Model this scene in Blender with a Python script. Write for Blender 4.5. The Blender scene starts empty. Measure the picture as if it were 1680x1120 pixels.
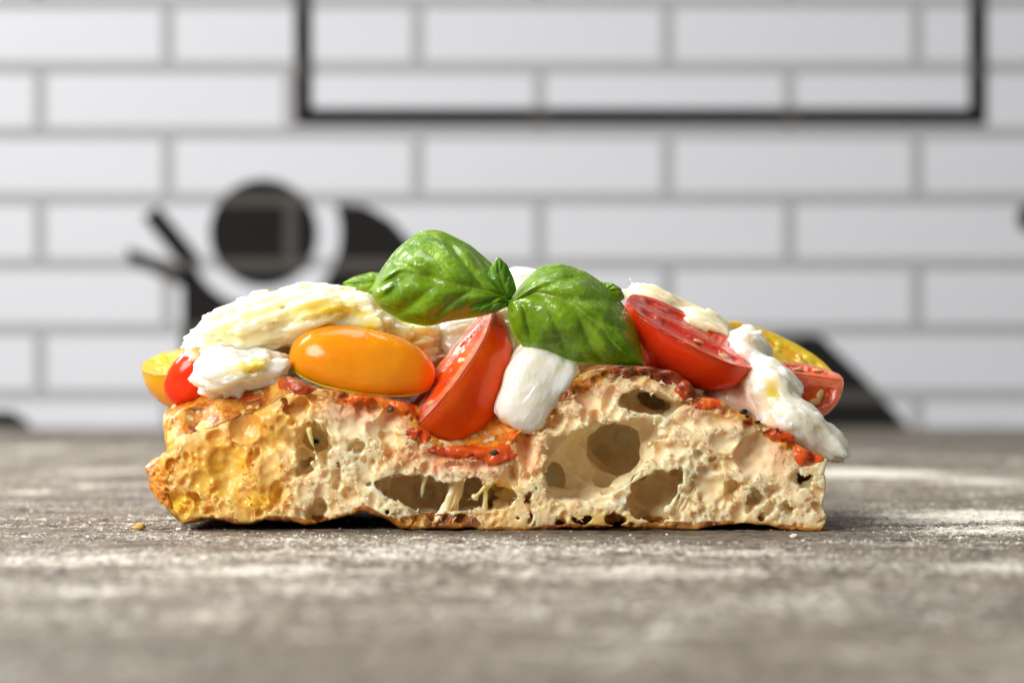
import bpy, math, random
import numpy as np
from mathutils import Vector, Matrix, Euler

random.seed(7)
RNG = np.random.default_rng(7)
scene = bpy.context.scene
COL = scene.collection

# ------------------------------------------------------------------ camera
# all measurements below are in millimetres, turned to metres when a mesh is made
CAM_D, CAM_H, PX = 600.0, 36.96, 0.12        # camera to cut face, camera height, mm per photo pixel on the cut face
cam = bpy.data.cameras.new('camera')
cam.sensor_width = 36.0
cam.lens = 36.0 * CAM_D / (1680 * PX)
cam.clip_start, cam.clip_end = 0.01, 20.0
cam.dof.use_dof = True
cam.dof.focus_distance = 0.603
cam.dof.aperture_fstop = 14.0
cam.dof.aperture_blades = 9
cam_o = bpy.data.objects.new('camera', cam)
COL.objects.link(cam_o)
cam_o.location = (0, -CAM_D / 1000, CAM_H / 1000)
cam_o.rotation_euler = (math.radians(90), 0, 0)
scene.camera = cam_o

# ------------------------------------------------------------------ studio light
world = bpy.data.worlds.new('World')
scene.world = world
world.use_nodes = True
world.node_tree.nodes['Background'].inputs[0].default_value = (0.95, 0.97, 1.0, 1)
world.node_tree.nodes['Background'].inputs[1].default_value = 0.18

def area(name, loc, target, size, power, col, spread=130):
    l = bpy.data.lights.new(name, 'AREA')
    l.shape = 'ELLIPSE'; l.size, l.size_y = size; l.spread = math.radians(spread); l.energy = power; l.color = col
    o = bpy.data.objects.new(name, l); COL.objects.link(o)
    o.location = loc
    o.rotation_euler = (Vector(target) - Vector(loc)).to_track_quat('-Z', 'Y').to_euler()
    return o
area('key_softbox', (-0.52, 0.26, 0.52), (0.0, 0.03, 0.02), (0.38, 0.38), 4.6, (1.0, 0.985, 0.96))
area('fill_softbox', (-0.68, -0.60, 0.56), (0.0, 0.05, 0.02), (0.60, 0.50), 9.2, (1.0, 0.985, 0.96), 150)
area('added_wall_light', (-0.70, 0.40, 0.42), (-0.16, 0.72, 0.10), (0.25, 0.25), 0.8, (1.0, 0.99, 0.98), 100)  # extra lamp added to brighten the left of the wall
area('top_softbox', (-0.08, 0.24, 0.75), (0.0, 0.02, 0.02), (0.60, 0.40), 1.5, (1.0, 0.99, 0.98))

scene.view_settings.view_transform = 'Standard'
scene.view_settings.look = 'None'
scene.view_settings.exposure = 0.0
scene.view_settings.gamma = 1.0
scene.view_settings.use_curve_mapping = False
scene.render.engine = 'CYCLES'
scene.cycles.use_denoising = True
try:
    scene.cycles.denoiser = 'OPENIMAGEDENOISE'
except Exception:
    pass
scene.cycles.max_bounces = 10
scene.cycles.sample_clamp_indirect = 6.0
scene.cycles.caustics_reflective = False
scene.cycles.caustics_refractive = False

# ------------------------------------------------------------------ measuring helpers
def S(y):
    return PX * (CAM_D + y) / CAM_D
def P(px, py, y):
    s = S(y)
    return np.array([(px - 840) * s, y, CAM_H + (560 - py) * s])
def table_y(py):                      # depth of the table at a photo row
    return CAM_D * 308.0 / (py - 560.0) - CAM_D

# ------------------------------------------------------------------ object helpers
def tag(o, label=None, cat=None, group=None, kind=None):
    if label: o['label'] = label
    if cat: o['category'] = cat
    if group: o['group'] = group
    if kind: o['kind'] = kind
    return o
def empty(name, loc_mm):
    o = bpy.data.objects.new(name, None)
    o.empty_display_size = 0.01
    COL.objects.link(o)
    o.location = [c / 1000 for c in loc_mm]
    return o
def mesh_obj(name, verts, quads, mat, parent=None, attrs=None, tris=None, smooth=True, origin=None):
    """one mesh object; verts in world mm, the object's own origin at origin (mm)"""
    verts = np.asarray(verts, dtype=np.float64)
    if origin is None:
        if parent is not None:
            origin = np.array(parent.location) * 1000
        else:
            lo, hi = verts.min(0), verts.max(0)
            origin = np.array([(lo[0] + hi[0]) / 2, (lo[1] + hi[1]) / 2, lo[2]])
    origin = np.asarray(origin, dtype=np.float64)
    me = bpy.data.meshes.new(name)
    v = ((verts - origin) / 1000).astype(np.float32)
    me.vertices.add(len(v)); me.vertices.foreach_set('co', v.ravel())
    quads = np.zeros((0, 4), np.int32) if quads is None else np.asarray(quads, np.int32)
    tris = np.zeros((0, 3), np.int32) if tris is None else np.asarray(tris, np.int32)
    nq, nt = len(quads), len(tris)
    loops = np.concatenate([quads.ravel(), tris.ravel()]).astype(np.int32)
    starts = np.concatenate([np.arange(nq) * 4, nq * 4 + np.arange(nt) * 3]).astype(np.int32)
    me.loops.add(len(loops)); me.loops.foreach_set('vertex_index', loops)
    me.polygons.add(nq + nt); me.polygons.foreach_set('loop_start', starts)
    me.polygons.foreach_set('use_smooth', np.full(nq + nt, smooth, dtype=bool))
    me.update(calc_edges=True)
    if attrs:
        for k, a in attrs.items():
            at = me.attributes.new(k, 'FLOAT', 'POINT')
            at.data.foreach_set('value', np.asarray(a, np.float32))
    me.materials.append(mat)
    o = bpy.data.objects.new(name, me)
    COL.objects.link(o)
    if parent is not None:
        o.parent = parent
        o.location = [(a - b * 1000) / 1000 for a, b in zip(origin, parent.location)]
    else:
        o.location = [c / 1000 for c in origin]
    return o

# ------------------------------------------------------------------ noise
def noise_grid(axes, scales, seed):
    """smooth noise on a grid: random lattice, cubic B-spline taps axis by axis"""
    r = np.random.default_rng(seed)
    ns = [int((a.max() - a.min()) / s) + 6 for a, s in zip(axes, scales)]
    out = (r.random(ns, dtype=np.float32) * 2 - 1) * 1.9
    order = sorted(range(3), key=lambda k: len(axes[k]) / ns[k])
    for k in order:
        t = (axes[k] - axes[k].min()) / scales[k] + 1.5
        i = np.floor(t).astype(int); f = (t - i).astype(np.float32)
        ws = [(1 - f) ** 3 / 6, (3 * f ** 3 - 6 * f ** 2 + 4) / 6, (-3 * f ** 3 + 3 * f ** 2 + 3 * f + 1) / 6, f ** 3 / 6]
        shp = [1, 1, 1]; shp[k] = len(f)
        acc = None
        for m in range(4):
            p = np.take(out, i + m - 1, axis=k) * ws[m].reshape(shp)
            acc = p if acc is None else np.add(acc, p, out=acc)
        out = acc
    return out
def vnoise(p, scale, seed):
    """value noise at free points p (n,3), about -1..1"""
    q = np.asarray(p) / scale
    i = np.floor(q).astype(np.int64); f = q - i
    f = f * f * (3 - 2 * f)
    def h(a, b, c):
        n = (a * 374761393 + b * 668265263 + c * 2147483647 + seed * 1274126177) & 0xffffffff
        n = ((n ^ (n >> 13)) * 1274126177) & 0xffffffff
        n = n ^ (n >> 16)
        return (n & 0xffff) / 32767.5 - 1
    out = 0
    for dx in (0, 1):
        for dy in (0, 1):
            for dz in (0, 1):
                w = (f[:, 0] if dx else 1 - f[:, 0]) * (f[:, 1] if dy else 1 - f[:, 1]) * (f[:, 2] if dz else 1 - f[:, 2])
                out = out + w * h(i[:, 0] + dx, i[:, 1] + dy, i[:, 2] + dz)
    return out
def smooth(a, b, x):
    t = np.clip((x - a) / (b - a), 0, 1)
    return t * t * (3 - 2 * t)
def smax(a, b, k):
    h = np.clip(0.5 + 0.5 * (a - b) / k, 0, 1)
    return b + (a - b) * h + k * h * (1 - h)
def smin(a, b, k):
    return -smax(-a, -b, k)

# ------------------------------------------------------------------ surface nets
def surface_nets(F, xs, ys, zs):
    """closed quad mesh of F < 0 on a (possibly uneven) grid"""
    F = F.copy()
    for sl in ((0,), (-1,)):
        F[sl[0], :, :] = np.maximum(F[sl[0], :, :], 0.05)
        F[:, sl[0], :] = np.maximum(F[:, sl[0], :], 0.05)
        F[:, :, sl[0]] = np.maximum(F[:, :, sl[0]], 0.05)
    N = (F < 0)
    c = N.astype(np.int8)
    s = (c[:-1, :-1, :-1] + c[1:, :-1, :-1] + c[:-1, 1:, :-1] + c[1:, 1:, :-1] +
         c[:-1, :-1, 1:] + c[1:, :-1, 1:] + c[:-1, 1:, 1:] + c[1:, 1:, 1:])
    act = (s > 0) & (s < 8)
    I, J, K = np.nonzero(act)
    n = len(I)
    acc = np.zeros((n, 3), np.float32); cnt = np.zeros(n, np.float32)
    corners = [(0, 0, 0), (1, 0, 0), (0, 1, 0), (1, 1, 0), (0, 0, 1), (1, 0, 1), (0, 1, 1), (1, 1, 1)]
    V = [F[I + a, J + b, K + d] for a, b, d in corners]
    for ea in range(8):
        for ax in range(3):
            if corners[ea][ax]: continue
            eb = ea | (1 << ax)
            va, vb = V[ea], V[eb]
            m = (va < 0) != (vb < 0)
            t = np.where(m, va / np.where(m, va - vb, 1), 0)
            for d in range(3):
                base = float(corners[ea][d])
                acc[:, d] += np.where(m, base + (t if d == ax else 0), 0)
            cnt += m
    acc /= cnt[:, None]
    gx = np.interp(I + acc[:, 0], np.arange(len(xs)), xs)
    gy = np.interp(J + acc[:, 1], np.arange(len(ys)), ys)
    gz = np.interp(K + acc[:, 2], np.arange(len(zs)), zs)
    verts = np.stack([gx, gy, gz], 1)
    vid = np.full(act.shape, -1, np.int32)
    vid[I, J, K] = np.arange(n, dtype=np.int32)
    quads = []
    e = N[:-1, 1:-1, 1:-1] != N[1:, 1:-1, 1:-1]
    a, b, d = np.nonzero(e); b += 1; d += 1
    q = np.stack([vid[a, b - 1, d - 1], vid[a, b, d - 1], vid[a, b, d], vid[a, b - 1, d]], 1)
    fl = ~N[a, b, d]; q[fl] = q[fl][:, ::-1]; quads.append(q)
    e = N[1:-1, :-1, 1:-1] != N[1:-1, 1:, 1:-1]
    a, b, d = np.nonzero(e); a += 1; d += 1
    q = np.stack([vid[a - 1, b, d - 1], vid[a - 1, b, d], vid[a, b, d], vid[a, b, d - 1]], 1)
    fl = ~N[a, b, d]; q[fl] = q[fl][:, ::-1]; quads.append(q)
    e = N[1:-1, 1:-1, :-1] != N[1:-1, 1:-1, 1:]
    a, b, d = np.nonzero(e); a += 1; b += 1
    q = np.stack([vid[a - 1, b - 1, d], vid[a, b - 1, d], vid[a, b, d], vid[a - 1, b, d]], 1)
    fl = ~N[a, b, d]; q[fl] = q[fl][:, ::-1]; quads.append(q)
    return verts, np.concatenate(quads), (I, J, K)

def keep_big(verts, quads, frac=0.004):
    """drop loose islands smaller than a share of the mesh"""
    n = len(verts)
    lab = np.arange(n)
    e = np.concatenate([quads[:, [0, 1]], quads[:, [1, 2]], quads[:, [2, 3]]])
    for _ in range(400):
        m = np.minimum(lab[e[:, 0]], lab[e[:, 1]])
        new = lab.copy()
        np.minimum.at(new, lab[e[:, 0]], m); np.minimum.at(new, lab[e[:, 1]], m)
        np.minimum.at(new, e[:, 0], m); np.minimum.at(new, e[:, 1], m)
        new = new[new]; new = new[new]
        if np.array_equal(new, lab): break
        lab = new
    u, inv, cn = np.unique(lab, return_inverse=True, return_counts=True)
    good = cn[inv] > frac * n
    idx = np.cumsum(good) - 1
    kq = good[quads[:, 0]]
    return verts[good], idx[quads[kq]], good

# ------------------------------------------------------------------ materials
class NT:
    def __init__(self, name):
        self.m = bpy.data.materials.new(name); self.m.use_nodes = True
        self.t = self.m.node_tree; self.b = self.t.nodes['Principled BSDF']
        self.out = self.t.nodes['Material Output']
    def n(self, kind, **kw):
        x = self.t.nodes.new(kind)
        for k, v in kw.items():
            if k.startswith('i_'):
                x.inputs[k[2:].replace('_', ' ')].default_value = v
            else: setattr(x, k, v)
        return x
    def l(self, a, b): self.t.links.new(a, b)
    def coord(self, scale=(1, 1, 1), rot=(0, 0, 0)):
        c = self.n('ShaderNodeTexCoord'); mp = self.n('ShaderNodeMapping')
        mp.inputs['Scale'].default_value = scale; mp.inputs['Rotation'].default_value = rot
        self.l(c.outputs['Object'], mp.inputs['Vector']); return mp.outputs[0]
    def noise(self, vec, scale, detail=4, rough=0.55, dist=0.0):
        x = self.n('ShaderNodeTexNoise')
        x.inputs['Scale'].default_value = scale; x.inputs['Detail'].default_value = detail
        x.inputs['Roughness'].default_value = rough; x.inputs['Distortion'].default_value = dist
        self.l(vec, x.inputs['Vector']); return x.outputs['Fac']
    def ramp(self, fac, stops, interp='LINEAR'):
        x = self.n('ShaderNodeValToRGB'); cr = x.color_ramp; cr.interpolation = interp
        while len(cr.elements) < len(stops): cr.elements.new(0.5)
        for e, (p, c) in zip(cr.elements, stops):
            e.position = p; e.color = (*c, 1) if len(c) == 3 else c
        self.l(fac, x.inputs[0]); return x.outputs[0]
    def fac(self, f, a, b, lo=0.0, hi=1.0):
        x = self.n('ShaderNodeMapRange'); x.clamp = True
        x.inputs[1].default_value = a; x.inputs[2].default_value = b
        x.inputs[3].default_value = lo; x.inputs[4].default_value = hi
        self.l(f, x.inputs[0]); return x.outputs[0]
    def math(self, op, a, b):
        x = self.n('ShaderNodeMath', operation=op)
        for i, v in enumerate((a, b)):
            if isinstance(v, (int, float)): x.inputs[i].default_value = v
            else: self.l(v, x.inputs[i])
        return x.outputs[0]
    def mix(self, f, a, b, mode='MIX'):
        x = self.n('ShaderNodeMix', data_type='RGBA', blend_type=mode)
        if isinstance(f, (int, float)): x.inputs[0].default_value = f
        else: self.l(f, x.inputs[0])
        for i, v in ((6, a), (7, b)):
            if isinstance(v, tuple): x.inputs[i].default_value = (*v, 1)
            else: self.l(v, x.inputs[i])
        return x.outputs[2]
    def attr(self, name):
        return self.n('ShaderNodeAttribute', attribute_name=name).outputs['Fac']
    def bump(self, h, strength, dist, prev=None):
        x = self.n('ShaderNodeBump'); x.inputs['Strength'].default_value = strength
        x.inputs['Distance'].default_value = dist
        self.l(h, x.inputs['Height'])
        if prev is not None: self.l(prev, x.inputs['Normal'])
        return x.outputs[0]
    def set(self, **kw):
        for k, v in kw.items():
            inp = self.b.inputs[k.replace('_', ' ')]
            if hasattr(v, 'is_linked') or isinstance(v, bpy.types.NodeSocket): self.l(v, inp)
            elif isinstance(v, tuple) and len(v) == 3 and k in ('Base_Color',): inp.default_value = (*v, 1)
            else: inp.default_value = v
        return self.m
    def sss(self, w, radius, scale):
        self.b.subsurface_method = 'RANDOM_WALK'
        self.set(Subsurface_Weight=w, Subsurface_Radius=radius, Subsurface_Scale=scale)

def mat_crumb():
    t = NT('bread_crumb_material')
    v = t.coord()
    n1 = t.noise(v, 160, 4); n2 = t.noise(v, 900, 3)
    base = t.mix(t.fac(n1, 0.35, 0.7), (0.970, 0.815, 0.565), (0.935, 0.685, 0.36))
    oil = t.attr('oil')
    n3 = t.noise(v, 230, 4)
    oilm = t.math('MULTIPLY', oil, t.fac(n3, 0.25, 0.6, 0.6, 1.0))
    base = t.mix(oilm, base, (0.90, 0.53, 0.03))
    toast = t.math('MULTIPLY', t.attr('toast'), t.fac(n2, 0.3, 0.65, 0.5, 1.0))
    base = t.mix(toast, base, (0.80, 0.40, 0.075))
    stain = t.math('MULTIPLY', t.attr('stain'), t.fac(n3, 0.35, 0.6, 0.2, 1.0))
    base = t.mix(stain, base, (0.74, 0.20, 0.035))
    rough = t.math('SUBTRACT', 0.55, t.math('MULTIPLY', oilm, 0.32))
    vo = t.n('ShaderNodeTexVoronoi'); vo.feature = 'SMOOTH_F1'; vo.inputs['Scale'].default_value = 780; vo.inputs['Smoothness'].default_value = 0.25
    dv = t.n('ShaderNodeVectorMath', operation='ADD')
    nz = t.n('ShaderNodeTexNoise'); nz.inputs['Scale'].default_value = 350; t.l(v, nz.inputs['Vector'])
    sc = t.n('ShaderNodeVectorMath', operation='SCALE'); sc.inputs['Scale'].default_value = 0.0014
    t.l(nz.outputs['Color'], sc.inputs[0]); t.l(v, dv.inputs[0]); t.l(sc.outputs[0], dv.inputs[1]); t.l(dv.outputs[0], vo.inputs['Vector'])
    b = t.bump(vo.outputs['Distance'], 0.35, 0.0005); b = t.bump(n2, 0.35, 0.0003, b); b = t.bump(t.noise(v, 3000, 2), 0.25, 0.0001, b)
    t.set(Base_Color=base, Roughness=rough, Normal=b)
    t.b.inputs['Specular IOR Level'].default_value = 0.45
    t.sss(1.0, (1.0, 0.58, 0.28), 0.0021)
    return t.m
def mat_crust():
    t = NT('bread_crust_material')
    v = t.coord()
    n1 = t.noise(v, 95, 5, 0.6, 0.4); n2 = t.noise(v, 420, 4, 0.6); n3 = t.noise(v, 1600, 3)
    n4 = t.noise(v, 230, 5, 0.65, 0.8)
    base = t.ramp(n4, [(0.34, (0.20, 0.042, 0.007)), (0.44, (0.54, 0.155, 0.012)), (0.55, (0.77, 0.33, 0.025)), (0.72, (0.88, 0.56, 0.14))])
    base = t.mix(t.fac(n1, 0.52, 0.68, 0, 0.55), base, (0.42, 0.085, 0.010))
    dark = t.math('MULTIPLY', t.attr('char'), t.fac(n2, 0.28, 0.6, 0.45, 1.0))
    base = t.mix(dark, base, (0.055, 0.014, 0.006))
    under = t.math('MULTIPLY', t.attr('under'), t.fac(n4, 0.3, 0.6, 1.0, 0.35))
    base = t.mix(under, base, (0.24, 0.080, 0.018))
    rough = t.fac(n1, 0.35, 0.65, 0.18, 0.5)
    b = t.bump(n4, 0.6, 0.0012); b = t.bump(n2, 0.55, 0.0006, b); b = t.bump(n3, 0.3, 0.0002, b)
    t.set(Base_Color=base, Roughness=rough, Normal=b, Coat_Weight=0.22, Coat_Roughness=0.12)
    t.b.inputs['Specular IOR Level'].default_value = 0.3
    t.sss(0.4, (1.0, 0.45, 0.15), 0.0006)
    return t.m
def mat_sauce():
    t = NT('tomato_sauce_material')
    v = t.coord()
    n1 = t.noise(v, 180, 5, 0.6); n2 = t.noise(v, 700, 4)
    base = t.ramp(n1, [(0.3, (0.42, 0.035, 0.005)), (0.5, (0.70, 0.095, 0.008)), (0.7, (0.84, 0.25, 0.02))])
    dark = t.math('MULTIPLY', t.attr('char'), t.fac(n2, 0.3, 0.6, 0.3, 1.0))
    base = t.mix(dark, base, (0.035, 0.010, 0.006))
    b = t.bump(n1, 0.6, 0.0010); b = t.bump(n2, 0.4, 0.0004, b)
    t.set(Base_Color=base, Roughness=t.fac(n2, 0.3, 0.7, 0.12, 0.42), Normal=b, Coat_Weight=0.15, Coat_Roughness=0.08)
    t.b.inputs['Specular IOR Level'].default_value = 0.35
    t.sss(0.5, (1.0, 0.25, 0.1), 0.0007)
    return t.m
def mat_skin(name, a, b2, radius, scale=0.0035, w=0.85):
    t = NT(name)
    v = t.coord()
    n1 = t.noise(v, 55, 3); n2 = t.noise(v, 1500, 2)
    base = t.mix(t.fac(n1, 0.35, 0.65), a, b2)
    speck = t.fac(n2, 0.66, 0.74)
    base = t.mix(t.math('MULTIPLY', speck, 0.12), base, (0.95, 0.75, 0.35))
    b = t.bump(n1, 0.40, 0.0024); b = t.bump(t.noise(v, 200, 3), 0.22, 0.0010, b)
    t.set(Base_Color=base, Roughness=t.fac(t.noise(v, 130, 3), 0.35, 0.65, 0.10, 0.24), Normal=b, Coat_Weight=0.12, Coat_Roughness=0.06)
    t.b.inputs['Specular IOR Level'].default_value = 0.22
    t.sss(w, radius, scale)
    return t.m
def mat_flesh(name, wall, gel, radius, rel=0.9):
    t = NT(name)
    v = t.coord()
    n1 = t.noise(v, 220, 4); n2 = t.noise(v, 800, 3)
    a = t.mix(t.fac(n1, 0.35, 0.65), wall, tuple(c * 0.8 for c in wall))
    g = t.mix(t.fac(n2, 0.4, 0.65), gel, tuple(min(1, c * 1.5 + 0.02) for c in gel))
    base = t.mix(t.attr('gel'), a, g)
    b = t.bump(t.noise(t.coord((0.4, 1, 1)), 330, 4, 0.6, 1.0), rel, 0.0014); b = t.bump(n2, 0.3, 0.0003, b)
    t.set(Base_Color=base, Roughness=0.12, Normal=b, Coat_Weight=0.6, Coat_Roughness=0.05)
    t.sss(0.7, radius, 0.0022)
    return t.m
def mat_mozz(name, white=(0.90, 0.875, 0.785), oil=(0.86, 0.66, 0.07), oilamt=1.0, pink=0.0):
    t = NT(name)
    v = t.coord()
    vs = t.coord((0.35, 1, 1))
    n1 = t.noise(vs, 120, 4, 0.55, 0.6); n2 = t.noise(vs, 600, 4); n3 = t.noise(v, 1700, 2)
    o = t.math('MULTIPLY', t.fac(n1, 0.42, 0.66), oilamt)
    o = t.math('MULTIPLY', o, t.attr('oil'))
    base = t.mix(o, white, oil)
    st = t.math('MULTIPLY', t.attr('stain'), t.fac(t.noise(v, 300, 3), 0.3, 0.6, 0.3, 1.0))
    base = t.mix(st, base, (0.85, 0.40, 0.20))
    b = t.bump(n2, 0.40, 0.0007); b = t.bump(n3, 0.12, 0.0002, b)
    t.set(Base_Color=base, Roughness=t.fac(n1, 0.4, 0.7, 0.26, 0.12), Normal=b, Coat_Weight=0.5, Coat_Roughness=0.10)
    t.sss(1.0, (1.0, 0.88, 0.62), 0.0036)
    return t.m
def mat_leaf(name, dark, light, vein):
    t = NT(name)
    v = t.coord()
    n1 = t.noise(v, 140, 4); n2 = t.noise(v, 1300, 3)
    base = t.mix(t.fac(n1, 0.35, 0.65), dark, light)
    base = t.mix(t.fac(n2, 0.35, 0.7, 0, 0.35), base, tuple(c * 0.55 for c in dark))
    base = t.mix(t.attr('vein'), base, vein)
    base = t.mix(t.attr('edge'), base, tuple(c * 1.5 for c in light))
    wet = t.noise(v, 190, 4, 0.5, 1.2)
    b = t.bump(n2, 0.30, 0.00035); b = t.bump(wet, 0.5, 0.0012, b)
    film = t.fac(t.noise(v, 260, 3, 0.5, 1.5), 0.43, 0.51)
    cb = t.bump(t.noise(v, 110, 3, 0.5, 0.8), 0.9, 0.0026); cb = t.bump(film, 0.5, 0.0004, cb)
    t.set(Base_Color=base, Roughness=t.fac(wet, 0.42, 0.58, 0.30, 0.5), Normal=b, Coat_Weight=film, Coat_Roughness=0.04, Coat_Normal=cb)
    t.b.inputs['Coat IOR'].default_value = 1.55
    t.b.inputs['Specular IOR Level'].default_value = 0.25
    tr = t.n('ShaderNodeBsdfTranslucent')
    t.l(t.mix(0.5, base, (0.20, 0.50, 0.02)), tr.inputs['Color'])
    mx = t.n('ShaderNodeMixShader'); mx.inputs[0].default_value = 0.34
    t.l(t.b.outputs[0], mx.inputs[1]); t.l(tr.outputs[0], mx.inputs[2])
    t.l(mx.outputs[0], t.out.inputs['Surface'])
    return t.m
def mat_table():
    t = NT('floured_wood_material')
    v = t.coord((0.14, 1, 1)); vi = t.coord()
    g1 = t.noise(v, 260, 6, 0.62, 0.5); g2 = t.noise(t.coord((1.0, 0.38, 1)), 420, 5, 0.65, 0.6)
    big = t.noise(t.coord((0.3, 1, 1)), 22, 3)
    wood = t.ramp(g1, [(0.36, (0.040, 0.030, 0.019)), (0.46, (0.135, 0.104, 0.070)), (0.60, (0.240, 0.198, 0.146))])
    wood = t.mix(t.fac(big, 0.35, 0.68, 0, 0.7), wood, (0.12, 0.098, 0.075))
    crack = t.fac(g2, 0.49, 0.38)
    wood = t.mix(t.math('MULTIPLY', crack, 0.85), wood, (0.030, 0.022, 0.015))
    fl = t.attr('flour')
    fn = t.noise(vi, 330, 5, 0.68); fg = t.noise(t.coord((1.0, 0.35, 1)), 950, 4, 0.7)
    fm = t.math('ADD', t.math('MULTIPLY', fl, 1.15), t.math('MULTIPLY', t.math('SUBTRACT', fn, 0.5), 0.9))
    fm = t.math('ADD', fm, t.math('MULTIPLY', t.math('SUBTRACT', fg, 0.5), 2.0))
    fm = t.math('SUBTRACT', t.fac(fm, 0.30, 0.85), t.math('MULTIPLY', crack, 0.35))
    fm = t.fac(fm, 0.0, 1.0)
    base = t.mix(t.math('MULTIPLY', fm, 0.93), wood, (0.82, 0.775, 0.665))
    b = t.bump(g1, 0.55, 0.0016); b = t.bump(g2, 0.5, 0.0008, b); b = t.bump(fg, 0.35, 0.0004, b)
    t.set(Base_Color=base, Roughness=t.math('ADD', 0.55, t.math('MULTIPLY', fm, 0.35)), Normal=b)
    t.b.inputs['Specular IOR Level'].default_value = 0.35
    return t.m
def mat_plain(name, col, rough=0.5, noise_amt=0.12, scale=40):
    t = NT(name)
    n = t.noise(t.coord(), scale, 4)
    t.set(Base_Color=t.mix(t.fac(n, 0.35, 0.65), col, tuple(c * (1 - noise_amt) for c in col)), Roughness=rough)
    return t.m

# ------------------------------------------------------------------ wall with tiles
WY = 720.0
WS = S(WY)
def W(px, py, off=0.0):
    p = P(px, py, WY); p[1] = WY - off; return p
m_tile = mat_plain('white_tile_glaze', (0.70, 0.715, 0.76), 0.35, 0.03, 12)
m_grout = mat_plain('grey_grout', (0.42, 0.42, 0.43), 0.9, 0.10, 300)
def box_mesh(c, h, bevel):
    """bevelled slab: centre, half sizes; front is -y"""
    x, y, z = h; b = bevel
    v = []
    for (yy, ins) in ((y, 0), (-y + b, 0), (-y, b)):
        v += [(-x + ins, yy, -z + ins), (x - ins, yy, -z + ins), (x - ins, yy, z - ins), (-x + ins, yy, z - ins)]
    q = [(3, 2, 1, 0)]
    for r in (0, 4):
        for k in range(4):
            q.append((r + k, r + (k + 1) % 4, r + 4 + (k + 1) % 4, r + 4 + k))
    q.append((8, 9, 10, 11))
    return np.array(v) + np.asarray(c), np.array(q)
lo, hi = W(-900, 900), W(2600, -700)
wv, wq = box_mesh(((lo[0] + hi[0]) / 2, WY + 6.0, (lo[2] + hi[2]) / 2), ((hi[0] - lo[0]) / 2, 6.0, (hi[2] - lo[2]) / 2), 0.5)
wall = tag(mesh_obj('wall', wv, wq, m_grout, smooth=False, origin=(0, WY, 0)), kind='structure')
PITX, PITZ, GR = 410.0, 107.4, 20.0
tile_me = None
for r in range(-5, 7):
    y0 = 5.0 + r * PITZ
    off = 277.0 if r % 2 == 0 else 67.0
    for k in range(-3, 5):
        x0 = off + k * PITX
        if x0 > 2300 or x0 + PITX < -620: continue
        c = W(x0 + PITX / 2, y0 + PITZ / 2)
        if tile_me is None:
            tv, tq = box_mesh((0, 0, 0), ((PITX - GR) / 2 * WS, 1.4, (PITZ - GR) / 2 * WS), 0.3)
            o = mesh_obj('tile', tv + np.array([c[0], WY + 1.0, c[2]]), tq, m_tile, wall, smooth=False, origin=(c[0], WY + 1.0, c[2]))
            tile_me = o.data
        else:
            o = bpy.data.objects.new('tile', tile_me); COL.objects.link(o); o.parent = wall
            o.location = (c[0] / 1000, (WY + 1.0) / 1000 - wall.location[1], c[2] / 1000)

# black prints on the wall; the joints show paler through the paint
def mat_print():
    t = NT('black_wall_print')
    geo = t.n('ShaderNodeNewGeometry'); sx = t.n('ShaderNodeSeparateXYZ')
    t.l(geo.outputs['Position'], sx.inputs[0])
    px = t.math('ADD', t.math('DIVIDE', sx.outputs[0], WS / 1000), 840.0)
    py = t.math('SUBTRACT', 560.0, t.math('DIVIDE', t.math('SUBTRACT', sx.outputs[2], CAM_H / 1000), WS / 1000))
    row = t.math('DIVIDE', t.math('SUBTRACT', py, 5.0), PITZ)
    fr = t.math('ABSOLUTE', t.math('SUBTRACT', t.math('FRACT', t.math('ADD', row, 20.5), 0), 0.5), 0)
    hj = t.math('LESS_THAN', fr, GR / PITZ / 2)
    odd = t.math('FLOOR', t.math('MODULO', t.math('FLOOR', t.math('ADD', row, 20.0), 0), 2.0), 0)
    cx = t.math('SUBTRACT', px, t.math('SUBTRACT', 277.0, t.math('MULTIPLY', odd, 210.0)))
    cf = t.math('ABSOLUTE', t.math('SUBTRACT', t.math('FRACT', t.math('ADD', t.math('DIVIDE', cx, PITX), 20.5), 0), 0.5), 0)
    vj = t.math('LESS_THAN', cf, GR / PITX / 2)
    j = t.math('MAXIMUM', hj, vj)
    n = t.noise(t.coord(), 60, 3)
    base = t.mix(j, t.mix(n, (0.012, 0.011, 0.011), (0.02, 0.018, 0.018)), (0.085, 0.08, 0.072))
    t.set(Base_Color=base, Roughness=0.8)
    t.b.inputs['Specular IOR Level'].default_value = 0.1
    return t.m
m_print = mat_print()
def slab_from_poly(pts, off, thick=0.25):
    """flat print traced on the wall, a fan from its centre (star-shaped outlines)"""
    pts = [W(a, b, off) for a, b in pts]
    n = len(pts)
    c = sum(pts) / n
    v = pts + [c] + [p + np.array([0, thick, 0]) for p in pts] + [c + np.array([0, thick, 0])]
    tr = []
    for k in range(n):
        k2 = (k + 1) % n
        tr += [(k, k2, n), (n + 1 + k2, n + 1 + k, 2 * n + 1), (k2, k, n + 1 + k), (k2, n + 1 + k, n + 1 + k2)]
    return np.array(v), np.array(tr)
def wall_print(name, polys, label, off=1.0):
    V, T, n = [], [], 0
    for p in polys:
        v, tr = slab_from_poly(p, off)
        V.append(v); T.append(tr + n); n += len(v)
    o = mesh_obj(name, np.concatenate(V), None, m_print, tris=np.concatenate(T), smooth=False)
    return tag(o, label, 'wall print')
def arc(cx, cy, r, a0, a1, n=24):
    return [(cx + r * math.cos(math.radians(a0 + (a1 - a0) * k / n)), cy + r * math.sin(math.radians(a0 + (a1 - a0) * k / n))) for k in range(n + 1)]
lw = 13.5
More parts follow.
